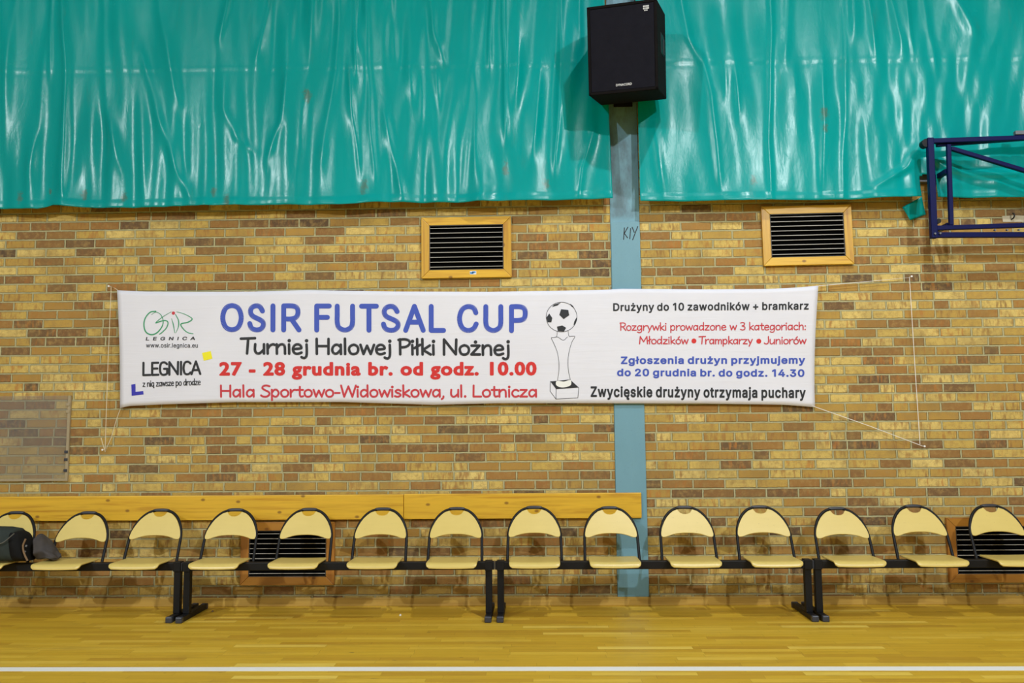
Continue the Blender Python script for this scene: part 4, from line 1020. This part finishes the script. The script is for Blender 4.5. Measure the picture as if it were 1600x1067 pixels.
# ------------------------------------------------------------------ vents
def vent(px0, py0, px1, py1, frame_w, n, mx, mz, label, tilt=0.0, group='wood-framed vents', slat_lip=True):
    a = at(px0, py0, -0.03); b = at(px1, py1, -0.03)
    x0, x1 = sorted((a[0], b[0])); z0, z1 = sorted((a[2], b[2]))
    cx, cz = (x0 + x1) / 2, (z0 + z1) / 2; hw, hh = (x1 - x0) / 2, (z1 - z0) / 2
    t = thing('wall_vent', (cx, 0, cz), label, 'vent', group)
    t.rotation_euler = (0, -tilt, 0)
    B = WORLD[t.name]
    iw, ih = hw - frame_w, hh - frame_w; D = 0.035

    def loc(mb, *args, **kw):
        mb.v = [(p[0] + B[0], p[1] + B[1], p[2] + B[2]) for p in mb.v]
        return mb.build(*args, **kw)
    g = 0.0006
    for s in (1, -1):
        loc(MB().prism([(-hw + g, s * hh), (hw - g, s * hh), (iw - g, s * ih), (-iw + g, s * ih)], -D, -0.001), 'frame_rail', mx, t, bevel=0.003)
        loc(MB().prism([(s * hw, -hh + g), (s * hw, hh - g), (s * iw, ih - g), (s * iw, -ih + g)], -D, -0.001), 'frame_stile', mz, t, bevel=0.003)
    loc(MB().bbox((-iw - .004, -0.006, -ih - .004), (iw + .004, -0.002, ih + .004)), 'shade_backing', M['void'], t)
    rim = MB()
    for s in (1, -1):
        rim.bbox((-iw, -0.033, s * ih), (iw, -0.007, s * (ih - 0.006))).bbox((s * iw, -0.033, -ih), (s * (iw - 0.006), -0.007, ih))
    loc(rim, 'grille_rim', M['louvre'], t)
    sl = MB(); p = 2 * (ih - 0.006) / n
    for k in range(n):
        z = ih - 0.006 - (k + 0.5) * p
        sl.cur = 0
        sl.bbox((-iw + .006, -0.0305, z - 0.0015), (iw - .006, -0.0065, z + 0.0015))
        sl.cur = 1
        sl.bbox((-iw + .006, -0.0325, z - 0.0022), (iw - .006, -0.0305, z + 0.0024))
    loc(sl, 'louvre', [M['louvre'], M['louvre_edge']], t)
    return t


v1 = vent(658.5, 340, 799.5, 433, .068, 9, M['pine_x'], M['pine_z'], 'pine-framed vent above the banner with a small blue sticker on its frame', 0.004)
vent(1189.5, 322, 1334.5, 413, .068, 9, M['pine_x'], M['pine_z'], 'pine-framed vent under the tarpaulin hem near the blue frame', 0.010)
vent(377, 816, 522, 914, .068, 9, M['dark_x'], M['dark_z'], 'low stained, shade-darkened vent behind the second bench from the bag')
vent(1478.5, 809, 1628, 910, .068, 9, M['dark_x'], M['dark_z'], 'low stained, shade-darkened vent behind the bench farthest from the bag')
q = at(739, 426, -0.037)
st = MB().bbox((q[0] - .027, -0.0358, q[2] - .014), (q[0] + .027, -0.0352, q[2] + .014))
st.cur = 1
st.bbox((q[0] - .025, -0.0364, q[2] - .011), (q[0] + .004, -0.0358, q[2] + .006)).bbox((q[0] - .008, -0.0364, q[2] - .004), (q[0] + .022, -0.0358, q[2] + .011))
so = st.build('sticker', [M['white'], M['sky']], v1)
so['label'] = 'blue and white sticker'

# ------------------------------------------------------------------ backrest boards on the wall
zt, zb = at(500, 773, -0.04)[2], at(500, 812, -0.04)[2]
xs = at(630.5, 790, -0.04)[0]; xe = at(1002.5, 790, -0.04)[0]
tag(MB().bbox((-6.6, -0.042, zb), (xs - 0.0015, -0.017, zt)).build('wall_board', M['pine_x'], bevel=0.006, origin=((-6.6 + xs) / 2, 0, zb)),
    'longer varnished pine board on the wall, from the bag to the joint', 'board', 'pine boards behind the benches')
tag(MB().bbox((xs + 0.0015, -0.042, zb), (xe, -0.017, zt + 0.002)).build('wall_board', M['pine_x'], bevel=0.006, origin=((xe + xs) / 2, 0, zb)),
    'shorter varnished pine board on the wall, ending over the pillar', 'board', 'pine boards behind the benches')
# battens that carry the boards
for o, xx in ((bpy.data.objects['wall_board'], (-5.8, -4.6, -3.4, -2.2, xs - .12)), (bpy.data.objects['wall_board.001'], (xs + .12, -0.15, xe - .35))):
    for x in xx: MB().bbox((x - .03, -0.0175, zb + .02), (x + .03, -0.0005, zt - .02)).build('batten', M['pine_z'], o)

# ------------------------------------------------------------------ clear acrylic sheet on the bricks
xr = at(108, 680, -0.02)[0]; z1 = at(100, 618, -0.02)[2]; z0 = at(60, 748, -0.02)[2]
ac = MB().bbox((-5.35, -0.018, z0), (xr - .022, -0.012, z1)).build('wall_panel', M['acry'], origin=(-4.6, 0, z0))
tag(ac, 'clear hazy acrylic sheet screwed over the bricks below the banner, at the edge of the picture', 'panel')
MB().bbox((xr - .022, -0.020, z0), (xr, -0.001, z1)).bbox((-5.35, -0.020, z0 - .02), (xr, -0.001, z0)).build('edge_strip', M['acry_edge'], ac)
cl = MB()
for py in (632, 643, 706, 718, 735):
    zz = at(105, py, -.02)[2]
    MB().bbox((xr - .034, -0.026, zz - .012), (xr - .004, -0.0185, zz + .012)).build('clip', M['cap'] if py > 650 else M['acry_edge'], ac, bevel=.003)

# ------------------------------------------------------------------ benches: four plywood seats on a black beam
CH_OFF = (-0.90, -0.30, 0.295, 0.89)
BENCH_Y = -0.47


def bench_parts(root):
    B = WORLD[root.name]

    def w(p): return (p[0] + B[0], p[1] + B[1], p[2] + B[2])

    def put(mb, *a, **k):
        mb.v = [w(p) for p in mb.v]; return mb.build(*a, **k)
    put(MB().bbox((-1.20, -0.03, 0.365), (1.20, 0.03, 0.425)), 'beam', M['black'], root, bevel=0.005)
    for s in (-1, 1):
        put(MB().bbox((-1.203 if s < 0 else 1.199, -0.031, 0.364), (-1.199 if s < 0 else 1.203, 0.031, 0.426)), 'end_cap', M['cap'], root, bevel=0.001)
        lg = put(MB().bbox((s * 1.16 - 0.025, -0.026, 0.043), (s * 1.16 + 0.025, 0.026, 0.364)), 'leg', M['black'], root, bevel=0.004)
        put(MB().bbox((s * 1.16 - 0.028, -0.034, 0.425), (s * 1.16 + 0.028, 0.034, 0.432)).bbox((s * 1.16 - 0.028, -0.037, 0.36), (s * 1.16 + 0.028, -0.0305, 0.432)), 'clamp', M['black'], lg, bevel=0.002)
        ft = put(MB().bbox((s * 1.16 - 0.024, -0.135, 0.004), (s * 1.16 + 0.024, 0.345, 0.043)), 'foot', M['black'], root, bevel=0.004)
        for a, b in ((-0.162, -0.125), (0.335, 0.372)):
            put(MB().bbox((s * 1.16 - 0.026, a, 0.0), (s * 1.16 + 0.026, b, 0.046)), 'foot_cap', M['cap'], ft, bevel=0.008)
    prof = [(0.135, .437), (0.10, .4372), (0.03, .4375), (-0.04, .438), (-0.10, .4385), (-0.150, .4380), (-0.172, .4345), (-0.185, .426), (-0.192, .413), (-0.195, .399)]
    hws = [.176, .188, .190, .190, .190, .190, .190, .189, .184, .166]
    n = 13
    P = np.zeros((len(prof), n, 3))
    for i, ((y, z), h) in enumerate(zip(prof, hws)):
        for j in range(n):
            u = -1 + 2 * j / (n - 1)
            P[i, j] = (u * h, y + (0.012 * u * u if i == 0 else 0) * -1, z + 0.004 * u * u)
    # backrest outline (x, height along the frame)
    k = 0.000582
    half = [(0, 200), (35, 196), (70, 178), (95, 140), (103, 132), (112, 138), (160, 155), (205, 190), (250, 237), (285, 290), (315, 350), (335, 400), (346, 450), (349, 478), (344, 505), (330, 516), (300, 516), (270, 508), (240, 495), (180, 477), (120, 466), (60, 461), (0, 460)]

    def frame_y(z):
        s = (z - 0.42) / 0.4
        return 0.105 + 0.175 * s + 0.02 * s * s

    def zof(v): return 0.797 - (v - 103) * 0.00053
    pts = [(x * k, zof(v)) for x, v in half] + [(-x * k, zof(v)) for x, v in half[-2:0:-1]]
    bv = [Vector((x, 0, z)) for x, z in pts]; bf = [tuple(range(len(pts)))]
    half_f = [(362, 830), (360, 760), (357, 600), (352, 480), (338, 400), (310, 315), (272, 245), (222, 185), (165, 142), (105, 118), (50, 108), (0, 105)]
    fp = [(x * k, zof(v)) for x, v in half_f]
    path = [(x, frame_y(z), z) for x, z in fp] + [(-x, frame_y(z), z) for x, z in fp[-2::-1]]
    path = [tuple(q) for q in smooth_path(path, False, 4)]
    a0, a1 = path[0], path[-1]
    path = [(a0[0] - 0.004, 0.02, 0.410), (a0[0], 0.085, 0.402)] + path + [(a1[0], 0.085, 0.402), (a1[0] + 0.004, 0.02, 0.410)]
    for dxo in CH_OFF:
        s = MB().grid(P); s.v = [(x + dxo, y, z) for x, y, z in s.v]
        so_ = put(s, 'seat', M['ply'], root, smooth=True, angle=60)
        md = so_.modifiers.new('thickness', 'SOLIDIFY'); md.thickness = 0.012; md.offset = -1
        md = so_.modifiers.new('bevel', 'BEVEL'); md.width = 0.003; md.segments = 2; md.angle_limit = 1.0
        for q in (-.13, .095):
            put(MB().bbox((dxo + q, -0.12, .415), (dxo + q + .035, 0.12, .4255)), 'seat_bracket', M['black'], so_)
        fr = put(MB().tube([(x + dxo, y, z) for x, y, z in path], 0.0112, 10), 'back_frame', M['black'], root, smooth=True, angle=60)
        gp = MB().tube([(x + dxo, frame_y(0.796) - .001, 0.796 - 0.9 * x * x) for x in (-.062, -.05, -.03, 0, .03, .05, .062)], [.0105, .0125, .0135, .0135, .0135, .0125, .0105], 12)
        put(gp, 'grip', M['cap'], fr, smooth=True, angle=60)
        bk = MB().add([(v.x + dxo, frame_y(.58) + (v.z - .58) / .21 * (frame_y(.79) - frame_y(.58)) - 0.012, v.z) for v in bv], bf)
        bo_ = put(bk, 'backrest', M['ply'], root)
        md = bo_.modifiers.new('thickness', 'SOLIDIFY'); md.thickness = 0.010; md.offset = 0
        md = bo_.modifiers.new('bevel', 'BEVEL'); md.width = 0.002; md.segments = 2; md.angle_limit = 1.0


def copy_tree(o, parent=None):
    c = o.copy(); COL.objects.link(c)
    if parent is not None: c.parent = parent
    for ch in list(o.children): copy_tree(ch, c)
    return c


GB = 'beam benches along the wall'
bench = thing('beam_bench', (-1.525, BENCH_Y, 0), '', 'bench', GB)
bench_parts(bench)
bl = [(-3.925, BENCH_Y + .01, 'four-seat beam bench with a dark bag on it, cut off by the picture edge'),
      (-1.525, BENCH_Y, 'four-seat beam bench next to the bag bench, in front of a low vent'),
      (0.885, BENCH_Y, 'four-seat beam bench in front of the blue pillar'),
      (3.282, BENCH_Y, 'four-seat beam bench farthest from the bag, cut off by the edge of the picture')]
for i, (x, y, lab) in enumerate(bl):
    b = bench if i == 1 else copy_tree(bench)
    b.location = (x, y, 0); b['label'] = lab
bb = [o for o in COL.objects if o.name.startswith('beam_bench')]
# small sags of single shells, as in the hall
def nudge(bx, idx, dz):
    root = min(bb, key=lambda o: abs(o.location.x - bx))
    for nm in ('backrest', 'back_frame'):
        for o in root.children:
            if o.name.split('.')[0] == nm:
                c = sum((Vector(v) for v in o.bound_box), Vector()) / 8
                if abs(c.x - CH_OFF[idx]) < 0.1:
                    o.location.z += dz; o.location.x += 0.0
nudge(3.282, 0, -0.016); nudge(-3.925, 2, -0.018); nudge(-3.925, 1, -0.014); nudge(0.885, 0, 0.006)


# ------------------------------------------------------------------ loudspeaker on the pillar
SW, SH, SD = 0.5504, 0.6848, 0.4263
loc = (0.7768, -0.4665, 4.4251)
spk = thing('loudspeaker', loc, 'black loudspeaker mounted high on the pillar, tilted down', 'loudspeaker')
spk.matrix_world = Matrix.Translation(loc) @ Matrix.Rotation(-0.3016, 4, 'Z') @ Matrix.Rotation(0.1722, 4, 'X') @ Matrix.Rotation(0.0331, 4, 'Y')
WORLD[spk.name] = (0, 0, 0)
MB().bbox((-SW / 2, -SD / 2, -SH / 2), (SW / 2, SD / 2, SH / 2)).build('cabinet', M['spk'], spk, bevel=0.008)
rim = MB()
for s in (1, -1):
    rim.bbox((-SW / 2, -SD / 2 - .014, s * SH / 2), (SW / 2, -SD / 2 + .001, s * (SH / 2 - .022)))
    rim.bbox((s * SW / 2, -SD / 2 - .014, -SH / 2), (s * (SW / 2 - .022), -SD / 2 + .001, SH / 2))
rim.build('front_rim', M['spk'], spk, bevel=0.004)
MB().bbox((-SW / 2 + .023, -SD / 2 - .010, -SH / 2 + .023), (SW / 2 - .023, -SD / 2 - .0005, SH / 2 - .023)).build('grille', M['grille'], spk, bevel=0.003)


def plate_text(text, x0, x1, z0, z1, off, y):
    V, F = font_mesh(text, off); a = min(p[0] for p in V); b = max(p[0] for p in V); c = min(p[1] for p in V); d = max(p[1] for p in V)
    return [(x0 + (p[0] - a) / (b - a) * (x1 - x0), y, z0 + (p[1] - c) / (d - c) * (z1 - z0)) for p in V], F


MB().add(*plate_text('DYNACORD', -.055, .070, -SH / 2 + .052, -SH / 2 + .070, .02, -SD / 2 - .0112)).build('maker_plate', M['silver'], spk, fix=False)['label'] = 'silver maker lettering'
bd = MB()
for k, (z, h) in enumerate(((.300, .012), (.284, .012), (.268, .009))):
    for c_ in range(5 if k < 2 else 3):
        bd.bbox((.170 + c_ * .0095 + (k == 2) * .008, -SD / 2 - .0115, z - h), (.1765 + c_ * .0095 + (k == 2) * .008, -SD / 2 - .0098, z))
bd.build('corner_badge', M['silver'], spk)['label'] = 'small pale corner badge'
hb = MB().bbox((SW / 2 - .002, -.06, -.03), (SW / 2 + .004, .10, .13)).build('side_handle', M['black'], spk, bevel=0.004)
MB().bbox((SW / 2 + .004, .06, -.02), (SW / 2 + .010, .075, .10)).build('handle_bar', M['cap'], hb)
# bracket between cabinet and pillar, in the cabinet's own axes
inv = spk.matrix_world.inverted()
br = MB()
for zz in (4.62, 4.24):
    for dx in (-0.05, 0.05):
        br.tube([inv @ Vector((0.78 + dx, -0.016, zz)), inv @ Vector((0.82 + dx, -0.24, zz + 0.02))], 0.014, square=True)
pp = [inv @ Vector(p) for p in ((0.70, -0.020, 4.16), (0.86, -0.020, 4.16), (0.86, -0.020, 4.70), (0.70, -0.020, 4.70), (0.70, -0.010, 4.16), (0.86, -0.010, 4.16), (0.86, -0.010, 4.70), (0.70, -0.010, 4.70))]
br.add(pp, [(0, 1, 2, 3), (7, 6, 5, 4), (0, 4, 5, 1), (1, 5, 6, 2), (2, 6, 7, 3), (3, 7, 4, 0)])
br.build('wall_bracket', M['black'], spk)
# scribble on the pillar
V, F = [], []
for pts in ([(975.6, 356), (974.4, 374)], [(981, 355), (975.6, 364.5), (980.5, 371.5)], [(985.4, 357), (984, 373)], [(987.8, 355), (991, 363)], [(996.4, 354), (988.6, 374.5)]):
    ribbon(V, F, [np.array(p, float) for p in pts], 0.75)
MB().add([at(p[0], p[1], -0.0165) for p in V], F).build('scribble', M['ink'], pil, fix=False)['label'] = 'black scribbled letters'

# ------------------------------------------------------------------ blue basketball frame
FY = -0.30
fo = at(1452, 372, FY)
fr = thing('backboard_frame', tuple(fo), 'navy blue tubular basketball backboard frame mounted on the wall', 'backboard frame')


def fp(x, y, Y=FY): return tuple(at(x, y, Y))


def extend(a, b, X):
    a, b = np.array(a), np.array(b); t = (X - a[0]) / (b[0] - a[0]); return tuple(a + (b - a) * t)


XE = 5.15
MB().tube([fp(1452.5, 216), fp(1459, 372.5)], .025, square=True).build('outer_post', M['navy'], fr, bevel=.006)
a, b = fp(1448, 220), fp(1600, 215)
MB().tube([fp(1455.5, 220.8), extend(a, b, XE)], .020, square=True).build('top_rail', M['navy'], fr, bevel=.006)
MB().tube([fp(1463, 226, FY + .03), extend(fp(1463, 226, FY + .03), fp(1600, 216, FY + .03), 4.6)], .018, square=True).build('rear_rail', M['navy'], fr, bevel=.004)
MB().tube([fp(1481.8, 226), fp(1486, 352)], .0165, square=True).build('inner_post', M['navy'], fr, bevel=.004)
MB().tube([fp(1486, 232), extend(fp(1486, 232), fp(1600, 266.5), 4.85)], .0165, square=True).build('diagonal_brace', M['navy'], fr, bevel=.004)
MB().tube([fp(1460, 356.6), extend(fp(1464, 356.5), fp(1600, 352), XE)], .018, square=True).build('bottom_rail', M['navy'], fr, bevel=.004)
MB().tube([fp(1460.5, 367.5), extend(fp(1466, 367.5), fp(1600, 367), XE)], .021, square=True).build('lower_rail', M['navy'], fr, bevel=.004)
MB().tube([extend(a, b, XE), extend(fp(1460, 367), fp(1600, 367), XE)], .034, square=True).build('outer_post', M['navy'], fr, bevel=.006)
bt = MB()
for x, y in ((1553.5, 360), (1572.5, 359.7), (1591, 359.5), (1460, 365.5), (1468, 365)):
    p = at(x, y, FY - .02); bt.tube([p, p + np.array([0, -.018, 0])], .008, 6)
bt.build('bolt', M['steel'], fr)
for x, y in ((1447.5, 223), (1467, 345)):
    p = at(x, y, FY - .01); MB().tube([p, p + np.array([0, .06, 0])], .034 if y < 300 else .02, 14).build('hinge', M['black'], fr, smooth=True)
mb_ = MB()
p = at(1441, 280.5, -0.02)
mb_.bbox((p[0] - .06, -0.06, p[2] - .03), (p[0] + .08, -0.001, p[2] + .03))
mb_.build('mounting_stub', M['steel'], fr, bevel=.003)
for x, y in ((1458, 281), (1461, 362)):
    p = at(x, y, -0.03)
    MB().tube([(p[0], -0.001, p[2]), (p[0], FY + .02, p[2])], .018, square=True).build('wall_arm', M['navy'], fr)
sb = MB()
p1 = extend(fp(1460, 367), fp(1600, 367), 4.9)
sb.tube([(4.9, -0.001, p1[2]), (4.9, FY + .02, p1[2])], .018, square=True)
sb.build('wall_arm', M['navy'], fr)
q = at(1591, 209, FY)
MB().bbox((q[0] - .03, FY - .02, q[2] - .012), (q[0] + .05, FY + .02, q[2] + .022)).build('lug', M['steel'], fr, bevel=.004)
# hook and plaster patch in the bricks behind the frame
q = at(1580, 343, 0)
hk = MB().tube([(q[0], -0.001, q[2]), (q[0], -.04, q[2] + .005), (q[0], -.05, q[2] + .02), (q[0], -.045, q[2] + .04), (q[0], -.03, q[2] + .045)], .006, 8)
hk = hk.build('wall_hook', M['black'], origin=(q[0], 0, q[2]), smooth=True)
tag(hk, 'small dark hook in the bricks seen through the blue frame', 'hook')
MB().prism([(q[0] - .07, q[2] - .02), (q[0] + .11, q[2] - .022), (q[0] + .12, q[2] + .03), (q[0] + .02, q[2] + .035), (q[0] - .075, q[2] + .03)], -.004, -.0005).build('plaster_patch', M['plaster'], hk)['label'] = 'white plaster patch'


# ------------------------------------------------------------------ bag and cloth on the first bench
def loft(rings, close=True):
    mb = MB(); k = len(rings[0]); vs = [p for r in rings for p in r]; fs = []
    for i in range(len(rings) - 1):
        for j in range(k):
            fs.append((i * k + j, i * k + (j + 1) % k, (i + 1) * k + (j + 1) % k, (i + 1) * k + j))
    fs.append(tuple(range(k))[::-1]); fs.append(tuple((len(rings) - 1) * k + j for j in range(k)))
    return mb.add(vs, fs)


def sq_ring(x, yc, hy, z0, z1, n=20, e=3.2, lean=0.0):
    out = []
    zc, hz = (z0 + z1) / 2, (z1 - z0) / 2
    for j in range(n):
        a = 2 * math.pi * j / n; c, s = math.cos(a), math.sin(a)
        yy = math.copysign(abs(c) ** (2 / e), c) * hy; zz = math.copysign(abs(s) ** (2 / e), s) * hz
        out.append((x + lean * zz, yc + yy, zc + zz))
    return out


ZS = 0.449
p = at(18, 860, -0.55)
bag = thing('bag', (-4.35, -0.48, ZS), 'dark grey-green shoulder bag lying on a bench seat at the edge of the picture', 'bag')
xr_ = at(51, 855, -0.52)[0]
zt_ = at(20, 825, -0.50)[2]
rings = []
for t_, hy, zt2, lean in ((-0.62, .06, .56, 0), (-0.60, .10, .62, 0), (-0.5, .125, zt_ - .02, 0), (-.3, .13, zt_ + .005, 0), (-.16, .13, zt_, 0), (-.08, .125, zt_ - .01, -.15), (-.02, .115, zt_ - .03, -.3), (.0, .09, zt_ - .06, -.35), (.008, .05, zt_ - .10, -.35)):
    rings.append(sq_ring(xr_ - .05 + t_, -0.49, hy, ZS, zt2, lean=lean))
loft(rings[:-3]).build('body', M['bag'], bag, smooth=True, angle=180)
loft([[(x_ + .001, y_, z_) for x_, y_, z_ in r_] for r_ in rings[-4:]]).build('end_panel', M['bagd'], bag, smooth=True, angle=180)
fl_r = []
for t_, hy, zt2 in ((-.58, .10, zt_ - .06), (-.5, .134, zt_ - .012), (-.3, .139, zt_ + .012), (-.16, .139, zt_ + .008), (-.09, .136, zt_ - .004), (-.07, .125, zt_ - .02)):
    r_ = []
    for j in range(15):
        a = math.pi * (0.02 + 0.96 * j / 14); c_, s_ = math.cos(a), math.sin(a)
        yy = math.copysign(abs(c_) ** .6, c_) * hy; zz = abs(s_) ** .6
        zlow = ZS + .07 + (.0 if c_ > 0 else -.03) + .25 * max(0, t_ + .2)
        r_.append((xr_ - .05 + t_ - .10 * (1 - zz), -0.49 + yy, zlow + (zt2 - zlow) * zz))
    fl_r.append(r_)
flp = MB().grid(np.array(fl_r)).build('flap', M['bag'], bag, smooth=True, angle=180)
flp.modifiers.new('thickness', 'SOLIDIFY').thickness = 0.006
pp = [at(x, y, -0.637) for x, y in ((-12, 853), (0, 849.5), (8, 845.5), (15, 839.5), (22, 833.5))]
MB().tube(smooth_path(pp, False, 4), .004, 6).build('piping', M['piping'], bag, smooth=True)
for (x, y), s in (((41, 853), .008), ((39, 862), .007)):
    q = at(x, y, -.59); MB().box(q, (s * 1.6, .012, s * 2), Matrix.Rotation(.4, 3, 'Y')).build('buckle', M['steel'], bag, bevel=.003)
sr = [at(x, y, -.60) for x, y in ((40, 842), (36, 852), (37, 862), (40, 870), (43, 876))]
MB().tube(smooth_path(sr, False, 4), [.007] * 17, 8).build('strap', M['tan'], bag, smooth=True)
# cloth lump
xa, xb = at(55, 860, -.50)[0], at(91, 866, -.50)[0]
rg = []
rngc = np.random.RandomState(5)
L = xb - xa
for i in range(14):
    t_ = i / 13
    top = ZS + .022 + .185 * (1 - t_) ** 1.05 * (1 if i else .93)
    hy = .11 * (1 - .35 * t_) * (0.5 if i in (0, 13) else 1)
    ring = sq_ring(xa - .02 + t_ * L, -0.44 + .02 * math.sin(t_ * 5), hy, ZS, top, 24, 2.3)
    ring = [(x_ + .006 * math.sin(9 * z_ * 7 + j), y_ + .007 * math.sin(j * 1.7 + t_ * 9), max(ZS + .001, z_ + .006 * math.sin(j * 1.3 + 11 * t_))) for j, (x_, y_, z_) in enumerate(ring)]
    rg.append(ring)
jk = loft(rg).build('cloth_bundle', M['jacket'], origin=((xa + xb) / 2, -.44, ZS), smooth=True, angle=180)
jk.modifiers.new('smooth', 'SUBSURF').render_levels = 2
tag(jk, 'crumpled dark grey cloth lying beside the bag on the bench', 'cloth')

# ------------------------------------------------------------------ scraps on the floor
for x, y, mt, lab in ((625.5, 961.5, M['white'], 'tiny white paper scrap on the floor near the bench legs'), (332, 955.5, M['tan'], 'tiny pale scrap on the floor beside the bench feet nearest the bag')):
    q = at_floor(x, y)
    tag(MB().prism([(q[0] - .007, .0006), (q[0] + .008, .0006), (q[0] + .006, .009), (q[0] - .003, .011)], q[1] - .008, q[1] + .006).build('paper_scrap', mt, origin=(q[0], q[1], 0)), lab, 'scrap')
